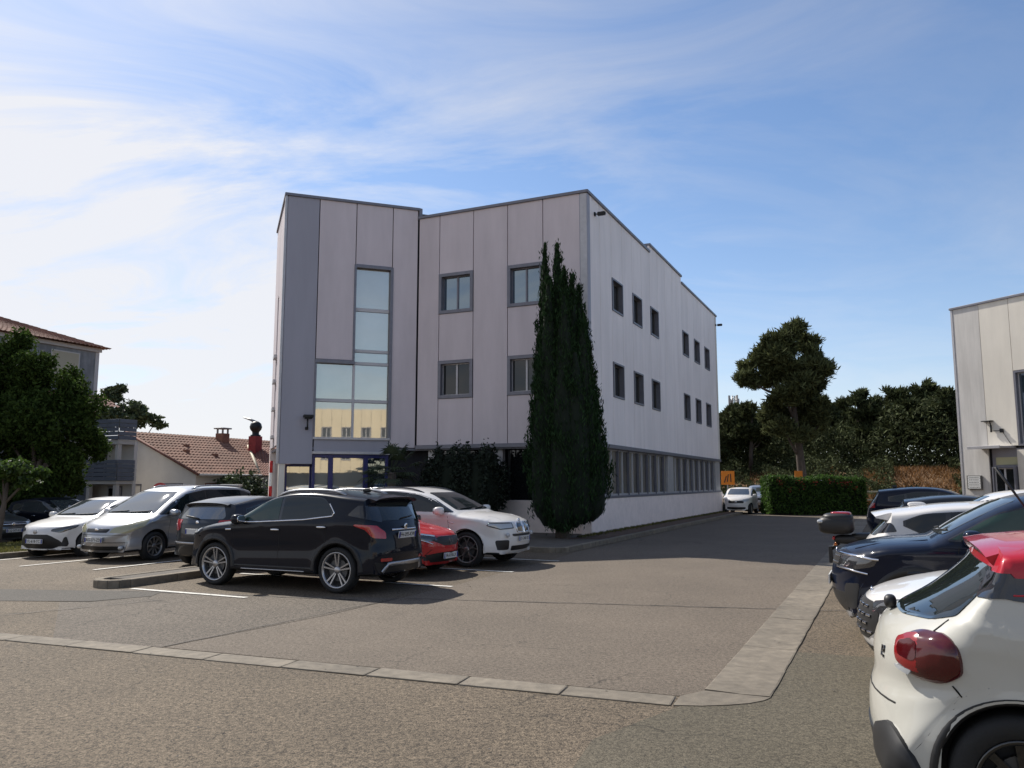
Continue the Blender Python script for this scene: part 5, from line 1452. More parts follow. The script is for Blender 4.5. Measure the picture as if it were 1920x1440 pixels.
CITY = dict(W=.80, wb=2.30, rw=.29, Ra=.33, zs=.22, xf=1.78, xr=-1.76, belt=(.98, .93), tumble=.22, flare=.016, rim=.68, tf=.22, tr=.15,
    top=[(1.62, .21, .25), (1.74, .36, .38), (1.78, .52, .42), (1.72, .72, .40), (1.55, .87, .28), (1.25, .98, .14), (.95, 1.03, .12, 's'), (.62, 1.24, .17), (.28, 1.42, .13), (-.1, 1.48, .1), (-.7, 1.46, .1), (-1.2, 1.37, .1, 's'), (-1.22, 1.33, .15), (-1.52, 1.02, .22), (-1.68, .9, .28), (-1.75, .7, .3), (-1.72, .45, .28), (-1.62, .24, .2)])
C3S = dict(W=.865, wb=2.62, rw=.325, Ra=.365, zs=.26, xf=2.06, xr=-1.98, belt=(1.06, .95), tumble=.20, flare=.022, rim=.66, tf=.18, tr=.09, zsp=.77, spr=.58,
    two_tone=lambda x, y, z: (z > 1.24 and -1.345 < x < .25) or (z > 1.285 and x < 0),
    top=[(1.92, .24, .25), (2.03, .42, .38), (2.06, .62, .42), (2.02, .82, .40), (1.86, .92, .26), (1.5, 1.0, .14), (1.08, 1.05, .12, 's'), (.68, 1.27, .17), (.25, 1.43, .13), (-.2, 1.48, .09), (-.8, 1.475, .09), (-1.10, 1.46, .08), (-1.33, 1.43, .08, 's'), (-1.37, 1.36, .11), (-1.41, 1.295, .14), (-1.62, 1.13, .20), (-1.79, 1.03, .30), (-1.90, .95, .42), (-1.95, .82, .46), (-1.955, .67, .46), (-1.985, .56, .44), (-1.99, .42, .38), (-1.955, .25, .16)])

# ---------------- 1 black compact SUV
def front_basic(c, lamp, lampmat, grille, intake, plate_z, txt, emblem_z=None, gm='black_plastic', pm='chrome'):
    c.patch('headlight', 40, lamp, lampmat, .006, 14, 6, .025, mirror=True)
    if grille: c.patch('grille', 0, grille, gm, .006, 18, 5, .03)
    if intake: c.patch('lower_intake', 0, intake, 'black_plastic', .006, 18, 4, .03)
    if txt is not None: c.plate(0, 0, 0, plate_z, txt)
    if emblem_z: 
        e, od = c.frame(0); h, n = c.cast(0, 0, emblem_z, e, od); c.ell('emblem', (h.x + .012, 0, emblem_z), (.012, .06, .055), pm, .9)
def wipers(c, x, z, w=.6):
    e, od = c.frame(0)
    for y0, y1, zz in ((.05, .62, z + .02), (-.55, -.02, z + .02)):
        pts = []
        for t in np.linspace(0, 1, 6):
            y = y0 + (y1 - y0) * t; h, n = c.cast(0, y, zz + .03 * t, e, od); pts.append(h + n * .012)
        c.tubepart('wiper', pts, .008, 'black_plastic')

G_L = 'cars parked beside the kerbed island'
c = Car('parked_car', 'black compact SUV parked nose left with silver five-spoke wheels', SUV_S, -9.28, 11.38, 180.5, 'paint_black', G_L)
c.dlo([(.86, 1.085), (.3, 1.10), (-.6, 1.15), (-1.17, 1.215)], [(.86, 1.10), (.42, 1.37), (.05, 1.49), (-.45, 1.525), (-.95, 1.50), (-1.17, 1.30)], [-.12], ['car_glass_green', 'car_glass'])
c.strip('window_trim', 90, [(.84, 0, 1.075), (.3, 0, 1.09), (-.6, 0, 1.14), (-1.17, 0, 1.205), (-1.20, 0, 1.26), (-1.08, 0, 1.40)], .009, 'chrome', .008, mirror=True)
c.windscreen(True, sym((.66, 1.16), (.60, 1.49)), 'car_glass_clear')
c.windscreen(False, sym((.56, 1.13), (.58, 1.20), (.48, 1.41)))
c.patch('quarter_window', 135, [(-1.42, .80, 1.22), (-1.95, .55, 1.10), (-1.85, .52, 1.36), (-1.55, .70, 1.38)], 'gloss_black', .006, 14, 6, .04, mirror=True)
c.patch('tail_light', 135, [(-1.60, .86, 1.06), (-1.78, .80, 1.00), (-1.88, .74, .87), (-2.03, .56, .85), (-2.0, .54, .95), (-1.90, .66, 1.06), (-1.60, .84, 1.085)], 'lamp_red', .010, 16, 6, .02, mirror=True)
c.patch('fog_reflector', 150, [(-2.02, .66, .50), (-2.05, .42, .50), (-2.05, .42, .55), (-2.02, .66, .55)], 'lamp_red', .008, 8, 3, .01, mirror=True)
c.patch('lower_bumper', 180, sym((.66, .32), (.72, .50), (.5, .46)), 'black_plastic', .008, 20, 5, .03)
c.strip('skid_trim', 180, [(0, .56, .33), (0, .46, .45), (0, -.46, .45), (0, -.56, .33)], .034, 'silver_trim', .018)
c.strip('tailgate_trim', 180, [(0, .36, .985), (0, -.36, .985)], .014, 'chrome', .012)
c.plate(180, 0, 0, .90, 'FH-095-KW', tilt=8)
c.ell('emblem', (-2.03, 0, 1.03), (.012, .05, .05), 'chrome')
c.strip('tailgate_seam', 180, [(0, .62, .62), (0, -.62, .62)], .005, 'seam', .001)
c.doors([(.86, 1.05), (-.12, 1.10), (-1.05, 1.17)], None, [(-.06, .97), (-1.0, 1.03)], hm='chrome', tilt=-.04)
c.mirrors(.66, 1.10, 'paint_black', 1.15)
c.arch_trim(.035); c.strip('sill_cladding', 90, [(.82, 0, .33), (-.82, 0, .33)], .055, 'black_plastic', .010, mirror=True)
c.strip('sill_trim', 90, [(.66, 0, .30), (-.66, 0, .30)], .024, 'silver_trim', .014, mirror=True)
c.strip('side_badge', 90, [(1.02, 0, .95), (.90, 0, .955)], .014, 'chrome', .006, mirror=True)
c.rails(.15, -1.25, .60, r=.024)
front_basic(c, [(2.05, .55, .80), (1.70, .78, .88), (1.72, .78, .96), (2.05, .50, .88)], 'lamp_clear', sym((.38, .60), (.46, .82)), sym((.6, .30), (.6, .44)), .5, '', .82)
c.strip('front_seam', 90, [(1.30, 0, .80), (1.30, 0, 1.02)], .004, 'seam', .001, mirror=True)
c.ell('antenna', (-1.25, 0, 1.61), (.09, .02, .035), 'black_plastic')
c.spoiler(-1.62, -1.90, 1.505, .62, 'paint_black')
wipers(c, 1.1, 1.13)
c.tubepart('rear_wiper', [(-1.945, .02, 1.16), (-1.925, -.2, 1.175), (-1.90, -.38, 1.19)], .01, 'black_plastic')

# ---------------- 2 red hatchback nose out
c = Car('parked_car', 'red hatchback nosing out between the black SUV and the white SUV', HATCH, -9.72, 13.6, 0, 'paint_red', G_L)
c.dlo([(.92, .965), (-.5, .98), (-1.35, 1.03)], [(.92, .98), (.4, 1.24), (.0, 1.33), (-.7, 1.335), (-1.35, 1.2)], [-.1, -.95])
c.windscreen(True, sym((.62, 1.0), (.54, 1.36)), 'car_glass'); c.windscreen(False, sym((.56, .98), (.48, 1.25)))
front_basic(c, [(2.04, .40, .66), (1.92, .62, .645), (1.66, .77, .74), (1.70, .76, .80), (2.02, .42, .735)], 'lamp_dark', sym((.22, .56), (.52, .675), (.30, .73)), sym((.48, .26), (.62, .40), (.34, .44)), .37, 'FR-018-LX', None)
c.strip('lamp_strip', 40, [(2.0, .44, .745), (1.68, .77, .81)], .012, 'chrome', .012, mirror=True)
c.strip('lamp_strip', 40, [(1.99, .50, .60), (1.95, .60, .64), (1.70, .77, .72)], .010, 'chrome', .012, mirror=True)
e, od = c.frame(0); h, n = c.cast(0, 0, .645, e, od)
mb = MB(); mb.add([(h.x + .02, 0, .735), (h.x + .02, .055, .645), (h.x + .02, 0, .555), (h.x + .02, -.055, .645), (h.x + .02, 0, .69), (h.x + .02, .022, .645), (h.x + .02, 0, .60), (h.x + .02, -.022, .645)], [(0, 1, 5, 4), (1, 2, 6, 5), (2, 3, 7, 6), (3, 0, 4, 7)]); mb.build('emblem', [MATS['chrome']], c.root)
c.strip('hood_crease', 0, [(0, .30, .80), (0, .42, .93)], .006, 'paint_red', .004, mirror=True)
c.strip('bumper_crease', 0, [(0, .66, .36), (0, .50, .50)], .006, 'seam', .003, mirror=True)
c.patch('air_curtain', 40, [(2.02, .56, .30), (1.86, .74, .30), (1.80, .78, .42), (1.98, .62, .36)], 'black_plastic', .004, 10, 4, .02, mirror=True)
c.doors([(.85, .93), (-.1, .97)], None, [(-.2, .86), (-.98, .9)], hm='paint_red', tilt=-.03); c.mirrors(.72, .97, 'gloss_black')
c.patch('tail_light', 135, [(-1.78, .80, .86), (-1.92, .55, .84), (-1.86, .55, .97), (-1.72, .78, .97)], 'lamp_red', .008, mirror=True)
wipers(c, 1.0, 1.0)

# ---------------- 3 white SUV
c = Car('parked_car', 'white SUV nose out beside the cypress with dark multi-spoke wheels', SUV_B, -9.36, 15.8, -1.5, 'paint_white', G_L, rims=('y5', 'rim_dark'))
c.dlo([(1.05, 1.115), (-.5, 1.135), (-1.85, 1.19)], [(1.05, 1.13), (.55, 1.38), (.15, 1.50), (-.6, 1.555), (-1.3, 1.52), (-1.85, 1.30)], [-.12, -1.2])
c.windscreen(True, sym((.70, 1.16), (.60, 1.525)), 'car_glass'); c.windscreen(False, sym((.6, 1.14), (.52, 1.44)))
front_basic(c, [(2.24, .38, .80), (2.05, .66, .785), (1.80, .80, .86), (1.86, .78, .91), (2.22, .40, .90)], 'lamp_clear', None, sym((.40, .34), (.42, .44)), .575, 'EY-348-VD', None)
c.strip('lamp_frame', 40, [(2.24, .38, .80), (2.05, .66, .785), (1.80, .80, .86), (1.86, .78, .91), (2.22, .40, .90), (2.24, .38, .80)], .010, 'gloss_black', .014, mirror=True)
for r0 in (.49, .60): pass
for sg_ in (1, -1):
    c.patch('kidney_grille', 0, [(0, sg_ * .03, .70), (0, sg_ * .26, .72), (0, sg_ * .28, .84), (0, sg_ * .22, .90), (0, sg_ * .03, .90)], 'gloss_black', .010, 10, 5, .035)
    c.strip('grille_frame', 0, [(0, sg_ * .03, .70), (0, sg_ * .26, .72), (0, sg_ * .28, .84), (0, sg_ * .22, .90), (0, sg_ * .03, .90), (0, sg_ * .03, .70)], .012, 'chrome', .018)
c.patch('upper_intake', 0, sym((.40, .63), (.42, .68)), 'black_plastic', .006, 14, 3, .02)
c.patch('side_intake', 28, [(2.22, .50, .36), (2.05, .76, .36), (2.03, .78, .56), (2.24, .52, .56)], 'black_plastic', .006, 10, 5, .04, mirror=True)
c.ell('fog_light', (2.205, .56, .66), (.03, .055, .045), 'lamp_clear'); c.ell('fog_light', (2.205, -.56, .66), (.03, .055, .045), 'lamp_clear')
c.ell('emblem', (2.17, 0, .955), (.03, .045, .03), 'chrome')
c.doors([(1.0, 1.08), (-.12, 1.11), (-1.2, 1.14)], None, [(-.25, .99), (-1.25, 1.02)], hm='paint_white', tilt=-.04); c.mirrors(.82, 1.12, 'paint_white', 1.2)
c.rails(.2, -1.7, .66, 'gloss_black', .03)
c.strip('side_badge', 90, [(1.12, 0, .91), (1.0, 0, .915)], .012, 'chrome', .006, mirror=True)
c.strip('hood_crease', 0, [(0, .50, .98), (0, .62, 1.10)], .006, 'paint_white', .004, mirror=True)
c.arch_trim(.014, 'paint_white', .008)
c.patch('tail_light', 135, [(-2.15, .84, .95), (-2.33, .55, .93), (-2.28, .55, 1.07), (-2.08, .84, 1.08)], 'lamp_red', .008, mirror=True)
wipers(c, 1.15, 1.16)

# ---------------- 4 dark grey hatchback from behind
G_R = 'cars parked in the row on the left'
c = Car('parked_car', 'dark grey hatchback seen from behind between the minivan and the black SUV', HATCH, -12.95, 14.3, 90, 'paint_grey', G_R, rims=('nine', 'rim_silver'))
c.dlo([(.92, .965), (-.5, .98), (-1.35, 1.03)], [(.92, .98), (.4, 1.24), (.0, 1.33), (-.7, 1.335), (-1.35, 1.2)], [-.1, -.95])
c.windscreen(True, sym((.62, 1.0), (.54, 1.36))); c.windscreen(False, sym((.58, .99), (.60, 1.05), (.46, 1.26)), 'car_glass_clear')
c.patch('tail_light', 135, [(-1.72, .82, .78), (-1.90, .60, .74), (-1.92, .52, .80), (-1.86, .56, .97), (-1.72, .78, .98)], 'lamp_red', .010, mirror=True)
c.strip('bumper_strip', 180, [(0, .70, .50), (0, -.70, .50)], .022, 'silver_trim', .010)
c.plate(180, 0, 0, .74, ''); c.ell('emblem', (-1.90, 0, .92), (.012, .045, .045), 'chrome')
c.spoiler(-1.50, -1.70, 1.325, .58, 'paint_grey')
c.tubepart('rear_wiper', [(-1.86, 0, 1.0), (-1.84, .2, 1.03), (-1.82, .40, 1.05)], .014, 'black_plastic')
c.doors([(.85, .93), (-.1, .97)], None, [(-.2, .86), (-.98, .9)], hm='paint_grey', tilt=-.03); c.mirrors(.72, .97, 'paint_grey')
front_basic(c, [(2.04, .40, .66), (1.92, .62, .645), (1.66, .77, .74), (1.70, .76, .80), (2.02, .42, .735)], 'lamp_clear', sym((.4, .55), (.45, .68)), sym((.5, .28), (.5, .40)), .45, None)

# ---------------- 5 silver minivan
c = Car('parked_car', 'silver minivan facing the camera with a sun-bleached bonnet', MPV, -16.25, 14.75, -86.5, 'paint_silver', G_R, rims=('nine', 'rim_dark'))
c.dlo([(1.28, 1.03), (-.5, 1.06), (-2.0, 1.10)], [(1.28, 1.05), (.8, 1.33), (.40, 1.50), (-.3, 1.60), (-1.5, 1.585), (-2.0, 1.48)], [.75, -.25, -1.2])
c.windscreen(True, sym((.74, 1.06), (.60, 1.56)), 'car_glass_clear', nv=14); c.windscreen(False, sym((.62, 1.1), (.54, 1.5)))
front_basic(c, [(2.22, .36, .66), (2.0, .66, .64), (1.62, .82, .80), (1.50, .83, .95), (1.78, .70, .88), (2.14, .40, .76)], 'lamp_yellowed', sym((.30, .66), (.34, .74)), sym((.62, .27), (.64, .36)), .50, 'AG-271-ZD', .72)
c.strip('bumper_seam', 0, [(0, .70, .44), (0, -.70, .44)], .008, 'seam', .003); c.strip('bumper_strip', 0, [(0, .72, .61), (0, -.72, .61)], .006, 'seam', .003)
c.ell('fog_light', (2.12, .62, .33), (.04, .06, .04), 'lamp_clear'); c.ell('fog_light', (2.12, -.62, .33), (.04, .06, .04), 'lamp_clear')
c.doors([(1.02, 1.02), (-.25, 1.05), (-1.2, 1.07)], None, [(-.35, .92), (-1.25, .95)], hm='paint_silver', tilt=-.03); c.mirrors(1.0, 1.04, 'paint_silver', 1.15)
c.rails(.1, -1.8, .66, 'silver_trim', .05); wipers(c, 1.45, 1.06)
c.patch('tail_light', 135, [(-2.12, .88, .95), (-2.25, .72, .93), (-2.1, .70, 1.45), (-2.0, .78, 1.45)], 'lamp_red', .008, mirror=True)

# ---------------- 6 white hatchback
c = Car('parked_car', 'white hatchback with a large black grille facing out at the left', HATCH, -18.9, 14.9, -83, 'paint_white', G_R)
c.dlo([(.92, .965), (-.5, .98), (-1.35, 1.03)], [(.92, .98), (.4, 1.24), (.0, 1.33), (-.7, 1.335), (-1.35, 1.2)], [-.1, -.95])
c.windscreen(True, sym((.64, .995), (.55, 1.37)), 'car_glass_clear', nv=12); c.windscreen(False, sym((.56, .98), (.48, 1.25)))
front_basic(c, [(2.02, .40, .66), (1.90, .58, .62), (1.62, .79, .74), (1.55, .80, .80), (1.75, .72, .78), (2.0, .42, .71)], 'lamp_dark', sym((.40, .24), (.66, .34), (.58, .44), (.36, .58)), None, .42, 'FL-618-TC', .645, pm='silver_trim')
c.patch('fog_recess', 35, [(2.0, .60, .30), (1.86, .76, .30), (1.84, .77, .36), (1.88, .74, .52), (1.92, .70, .53), (1.95, .66, .36)], 'black_plastic', .006, 10, 6, .015, mirror=True)
c.doors([(.85, .93), (-.1, .97)], None, [(-.2, .86), (-.98, .9)], hm='paint_white', tilt=-.03); c.mirrors(.72, .97, 'paint_white'); wipers(c, 1.0, .99)
c.strip('splitter', 0, [(0, .72, .22), (0, -.72, .22)], .02, 'paint_white', .02)
c.patch('tail_light', 135, [(-1.78, .80, .86), (-1.92, .55, .84), (-1.86, .55, .97), (-1.72, .78, .97)], 'lamp_red', .008, mirror=True)

# ---------------- 7, 8 cars under the tree
c = Car('parked_car', 'dark grey hatchback behind the young tree trunk at the left edge', HATCH_L, -27.3, 16.6, 0, 'paint_grey_light', 'cars parked under the shade tree', rims=('nine', 'rim_silver'))
c.dlo([(.92, .975), (-.5, .99), (-1.45, 1.04)], [(.92, .99), (.4, 1.25), (.0, 1.345), (-.7, 1.36), (-1.45, 1.2)], [-.1, -.95])
c.windscreen(True, sym((.64, 1.01), (.56, 1.38)), 'car_glass_clear'); c.windscreen(False, sym((.56, 1.0), (.48, 1.25)))
front_basic(c, [(2.04, .50, .66), (1.92, .66, .645), (1.66, .80, .74), (1.70, .78, .82), (2.02, .48, .75)], 'lamp_clear', sym((.44, .62), (.50, .74)), sym((.6, .28), (.6, .42)), .50, 'CQ-507-KE', .69)
c.strip('grille_bar', 0, [(0, .46, .69), (0, -.46, .69)], .012, 'chrome', .012)
c.doors([(.85, .93), (-.1, .97)], None, [(-.2, .86)], hm='paint_grey_light'); c.mirrors(.70, .98, 'paint_grey_light')
c.patch('tail_light', 135, [(-1.9, .80, .86), (-2.06, .55, .84), (-2.0, .55, .97), (-1.85, .78, .97)], 'lamp_red', .008, mirror=True)
c = Car('parked_car', 'black hatchback in deep shade behind the white hatchback', HATCH_L, -26.4, 19.1, 0, 'paint_black', 'cars parked under the shade tree', rims=('nine', 'rim_dark'))
c.dlo([(.92, .975), (-.5, .99), (-1.45, 1.04)], [(.92, .99), (.4, 1.25), (.0, 1.345), (-.7, 1.36), (-1.45, 1.2)], [-.1, -.95])
c.windscreen(True, sym((.64, 1.01), (.56, 1.38)), 'car_glass_clear'); c.windscreen(False, sym((.56, 1.0), (.48, 1.25)))
front_basic(c, [(2.04, .50, .66), (1.92, .66, .645), (1.66, .80, .74), (1.70, .78, .82), (2.02, .48, .75)], 'lamp_clear', sym((.44, .62), (.50, .74)), sym((.6, .28), (.6, .42)), .50, None, .69)
c.doors([(.85, .93), (-.1, .97)], None, [(-.2, .86)], hm='chrome'); c.mirrors(.70, .98, 'paint_black')
c.patch('tail_light', 135, [(-1.9, .80, .86), (-2.06, .55, .84), (-2.0, .55, .97), (-1.85, .78, .97)], 'lamp_red', .008, mirror=True)

# ---------------- right-hand row
G_D = 'cars parked in the row on the right'
# 9 white car with red roof, nearest
c = Car('parked_car', 'nearest car, white with a red roof and round red tail light at the right edge', C3S, 1.83, 5.38, 0, 'paint_cream', G_D, second='paint_roof_red', rims=('nine', 'gloss_black'))  # rims coloured black to stand in for deep shade in the arch
c.dlo([(.98, 1.02), (-.3, 1.035), (-1.05, 1.06)], [(.98, 1.035), (.55, 1.26), (.2, 1.34), (-.5, 1.355), (-1.05, 1.33)], [-.1])
c.windscreen(True, sym((.66, 1.09), (.58, 1.39)))
rwn = c.windscreen(False, [(0, y, z) for y, z in ((-.30, 1.015), (-.60, 1.035), (-.715, 1.075), (-.705, 1.235), (-.62, 1.315), (.62, 1.315), (.705, 1.235), (.715, 1.075), (.60, 1.035), (.30, 1.015))], 'car_glass', 30, 14, rnd=.015)
c.patch('rear_pillar_panel', 90, [(-.95, 0, 1.10), (-1.10, 0, 1.165), (-1.30, 0, 1.175), (-1.35, 0, 1.185), (-1.34, 0, 1.28), (-.95, 0, 1.28)], 'gloss_black', .006, 20, 5, .01, mirror=True)
c.patch('corner_trim', 130, [(-1.28, .79, 1.185), (-1.47, .72, 1.175), (-1.45, .66, 1.30), (-1.28, .76, 1.30)], 'gloss_black', .007, 12, 6, .01, mirror=True)
c.strip('pillar_stripe', 90, [(-1.31, 0, 1.20), (-1.2, 0, 1.205), (-.95, 0, 1.21)], .005, 'paint_roof_red', .010, mirror=True)
tl = c.patch('tail_light', 128, [(-1.57, .86, .87), (-1.58, .86, .81), (-1.66, .83, .755), (-1.79, .74, .76), (-1.87, .65, .795), (-1.87, .64, .93), (-1.79, .72, .985), (-1.65, .83, .99), (-1.58, .85, .95)], 'lamp_red_dark', .012, 26, 16, .05, bulge=.035, mirror=True)
c.patch('lamp_element', 128, [(-1.72, .79, .805), (-1.76, .76, .79), (-1.865, .66, .815), (-1.865, .65, .925), (-1.79, .72, .96), (-1.73, .78, .95)], 'lamp_red_glow', .036, 16, 10, .04, bulge=.012, mirror=True, skirt=.03)
c.patch('lamp_element', 128, [(-1.75, .765, .84), (-1.84, .68, .85), (-1.84, .67, .91), (-1.78, .735, .93), (-1.75, .765, .925)], 'lamp_red_dark', .049, 10, 6, .03, mirror=True, skirt=.015)
c.patch('reverse_light', 128, [(-1.79, .73, .772), (-1.855, .67, .787), (-1.86, .66, .805), (-1.78, .74, .795)], 'lamp_clear', .040, 8, 4, .006, mirror=True, skirt=.02)
c.strip('bumper_seam', 120, [(-1.50, .87, .63), (-1.58, .86, .71), (-1.62, .85, .755)], .004, 'seam', .003, mirror=True)
c.strip('tailgate_seam', 135, [(-1.73, .77, .99), (-1.64, .76, 1.055)], .004, 'seam', .003, mirror=True)
c.strip('tailgate_seam', 180, [(0, .60, .60), (0, -.60, .60)], .005, 'seam', .003)
c.patch('bumper_guard', 145, [(-1.72, .80, .27), (-1.98, .42, .27), (-1.99, .46, .45), (-1.93, .64, .51), (-1.82, .77, .44)], 'black_plastic', .020, 14, 10, .04, bulge=.012, mirror=True, skirt=.03)
c.patch('lower_bumper', 180, sym((.60, .28), (.55, .40)), 'black_plastic', .012, 18, 5, .03)
c.strip('badge', 200, [(-1.93, -.44, .80), (-1.935, -.40, .80), (-1.935, -.40, .85), (-1.93, -.44, .85), (-1.93, -.44, .825), (-1.935, -.41, .825)], .006, 'gloss_black', .008)
c.arch_trim(.020, 'black_plastic', .008, .10); c.strip('sill_cladding', 90, [(.84, 0, .34), (-.84, 0, .34)], .07, 'black_plastic', .010, mirror=True)
c.plate(180, 0, 0, .56, '', off=-.034, wd=.40); c.mirrors(.86, 1.05, 'gloss_black')
c.doors([(.98, 1.0), (-.1, 1.03), (-.95, 1.05)], None, [(-.2, .9), (-.95, .93)], hm='paint_cream', tilt=-.03)
c.spoiler(-1.22, -1.43, 1.415, .63, 'paint_roof_red', .06)
mb = MB(); mb.tube([(-1.04, 0, 1.455), (-1.15, 0, 1.64), (-1.26, 0, 1.83)], [.005, .006, .010], 6); mb.build('antenna', [MATS['black_plastic']], c.root)
front_basic(c, [(1.98, .45, .70), (1.70, .78, .72), (1.72, .78, .80), (1.98, .42, .78)], 'lamp_clear', sym((.45, .6), (.45, .7)), sym((.6, .30), (.6, .42)), .5, None, .85)
c.ell('rear_wiper_hub', (-1.85, 0, 1.04), (.035, .05, .04), 'black_plastic')

# 10 white car with dashed chrome grille
c = Car('parked_car', 'white car with a dashed chrome grille nosing out behind the red-roofed car', HATCH_L, 1.85, 8.2, 180, 'paint_white', G_D)
c.dlo([(.92, .975), (-.5, .99), (-1.45, 1.04)], [(.92, .99), (.4, 1.25), (.0, 1.345), (-.7, 1.36), (-1.45, 1.2)], [-.1, -.95])
c.windscreen(True, sym((.64, 1.01), (.56, 1.38))); c.windscreen(False, sym((.56, 1.0), (.48, 1.25)))
front_basic(c, [(2.04, .52, .64), (1.92, .66, .645), (1.66, .80, .74), (1.70, .78, .80), (2.02, .50, .73)], 'lamp_dark', sym((.40, .40), (.58, .50), (.60, .66), (.48, .72)), sym((.6, .26), (.6, .34)), .36, None)
for k, z in enumerate((.46, .53, .60, .67)):
    for j in range(-4, 5):
        y = j * .115 + (.05 if k % 2 else 0)
        if abs(y) > .50: continue
        c.strip('grille_bar', 0, [(0, y - .036, z), (0, y + .036, z)], .011, 'chrome', .016)
c.ell('hood_emblem', (2.03, 0, .75), (.012, .05, .05), 'chrome')
c.doors([(.85, .93), (-.1, .97)], None, [(-.2, .86)], hm='paint_white'); c.mirrors(.70, .98, 'gloss_black'); wipers(c, 1.0, 1.01)
c.patch('tail_light', 135, [(-1.9, .80, .86), (-2.06, .55, .84), (-2.0, .55, .97), (-1.85, .78, .97)], 'lamp_red', .008, mirror=True)

# 11 dark blue SUV
c = Car('parked_car', 'dark blue SUV nosing out with slim chrome-lined headlights on the right', SUV_C5, 1.60, 10.5, 180, 'paint_navy', G_D, rims=('twin5', 'rim_dark'))
c.dlo([(1.05, 1.13), (-.5, 1.14), (-1.8, 1.19)], [(1.05, 1.15), (.6, 1.42), (.2, 1.53), (-.6, 1.575), (-1.3, 1.54), (-1.8, 1.32)], [-.12, -1.15], ['car_glass_green', 'car_glass'])
c.windscreen(True, sym((.70, 1.19), (.60, 1.56)), 'car_glass_clear', nv=14); c.windscreen(False, sym((.6, 1.12), (.52, 1.46)))
front_basic(c, [(2.22, .44, .80), (2.06, .68, .77), (1.78, .83, .83), (1.72, .84, .90), (2.0, .72, .93), (2.19, .44, .93)], 'lamp_dark', sym((.44, .80), (.44, .93)), sym((.55, .30), (.60, .52)), .62, '')
c.strip('lamp_strip', 40, [(2.19, .40, .935), (2.02, .70, .93), (1.70, .84, .91)], .012, 'chrome', .014, mirror=True)
c.strip('lamp_strip', 40, [(2.22, .44, .79), (2.06, .68, .78), (1.84, .80, .75)], .010, 'chrome', .014, mirror=True)
c.strip('grille_bar', 0, [(0, .44, .90), (0, -.44, .90)], .008, 'chrome', .012); c.strip('grille_bar', 0, [(0, .44, .83), (0, -.44, .83)], .008, 'chrome', .012)
c.patch('side_intake', 30, [(2.18, .58, .36), (2.02, .76, .36), (2.0, .78, .64), (2.18, .62, .62)], 'black_plastic', .006, 10, 6, .03, mirror=True)
c.patch('skid_plate', 20, [(2.18, .50, .24), (2.05, .72, .25), (2.06, .72, .32), (2.20, .48, .31)], 'silver_trim', .018, 10, 4, .02, mirror=True)
c.ell('emblem', (2.19, 0, .93), (.012, .07, .05), 'chrome')
c.doors([(1.0, 1.08), (-.12, 1.11), (-1.15, 1.14)], None, [(-.25, .99), (-1.25, 1.02)], hm='paint_navy', tilt=-.04); c.mirrors(.84, 1.14, 'paint_navy', 1.2)
c.arch_trim(.045); c.strip('sill_cladding', 90, [(.84, 0, .36), (-.84, 0, .36)], .07, 'black_plastic', .010, mirror=True)
c.rails(.2, -1.6, .66, 'gloss_black', .04); wipers(c, 1.2, 1.18)
c.strip('hood_crease', 0, [(0, .50, 1.0), (0, .62, 1.12)], .006, 'paint_navy', .006, mirror=True)
c.patch('tail_light', 135, [(-2.02, .84, .95), (-2.2, .55, .93), (-2.16, .55, 1.07), (-1.98, .84, 1.08)], 'lamp_red', .008, mirror=True)

# 12 white hatchback, tail out
c = Car('parked_car', 'white hatchback parked tail out with a roof spoiler behind the dark blue SUV', HATCH_L, 1.72, 13.1, 0, 'paint_white', G_D)
c.dlo([(.92, .975), (-.5, .985), (-1.25, 1.01), (-1.55, 1.15)], [(.92, .99), (.4, 1.25), (.0, 1.345), (-.7, 1.365), (-1.3, 1.32), (-1.55, 1.22)], [-.1, -1.0])
c.windscreen(True, sym((.64, 1.01), (.56, 1.38))); c.windscreen(False, sym((.56, 1.0), (.62, 1.04), (.50, 1.255)), 'car_glass_clear')
c.patch('rear_side_trim', 135, [(-1.62, .80, 1.07), (-1.90, .62, 1.03), (-1.80, .60, 1.17), (-1.64, .72, 1.19)], 'gloss_black', .006, 12, 6, .02, mirror=True)
c.patch('tail_light', 135, [(-1.74, .84, .80), (-2.05, .55, .78), (-2.02, .55, .88), (-1.80, .82, .90)], 'lamp_red_dark', .010, mirror=True)
c.doors([(.85, .93), (-.1, .97), (-1.0, 1.0)], None, [(-.2, .86), (-1.0, .9)], hm='paint_white', tilt=-.03); c.mirrors(.70, .98, 'paint_white')
c.ell('antenna', (-1.35, 0, 1.43), (.12, .035, .035), 'paint_white'); c.spoiler(-1.58, -1.96, 1.315, .60, 'paint_white')
c.plate(180, 0, 0, .55, '')
front_basic(c, [(2.04, .52, .64), (1.92, .66, .645), (1.66, .80, .74), (1.70, .78, .80), (2.02, .50, .73)], 'lamp_clear', sym((.5, .5), (.5, .65)), sym((.6, .26), (.6, .34)), .36, None)

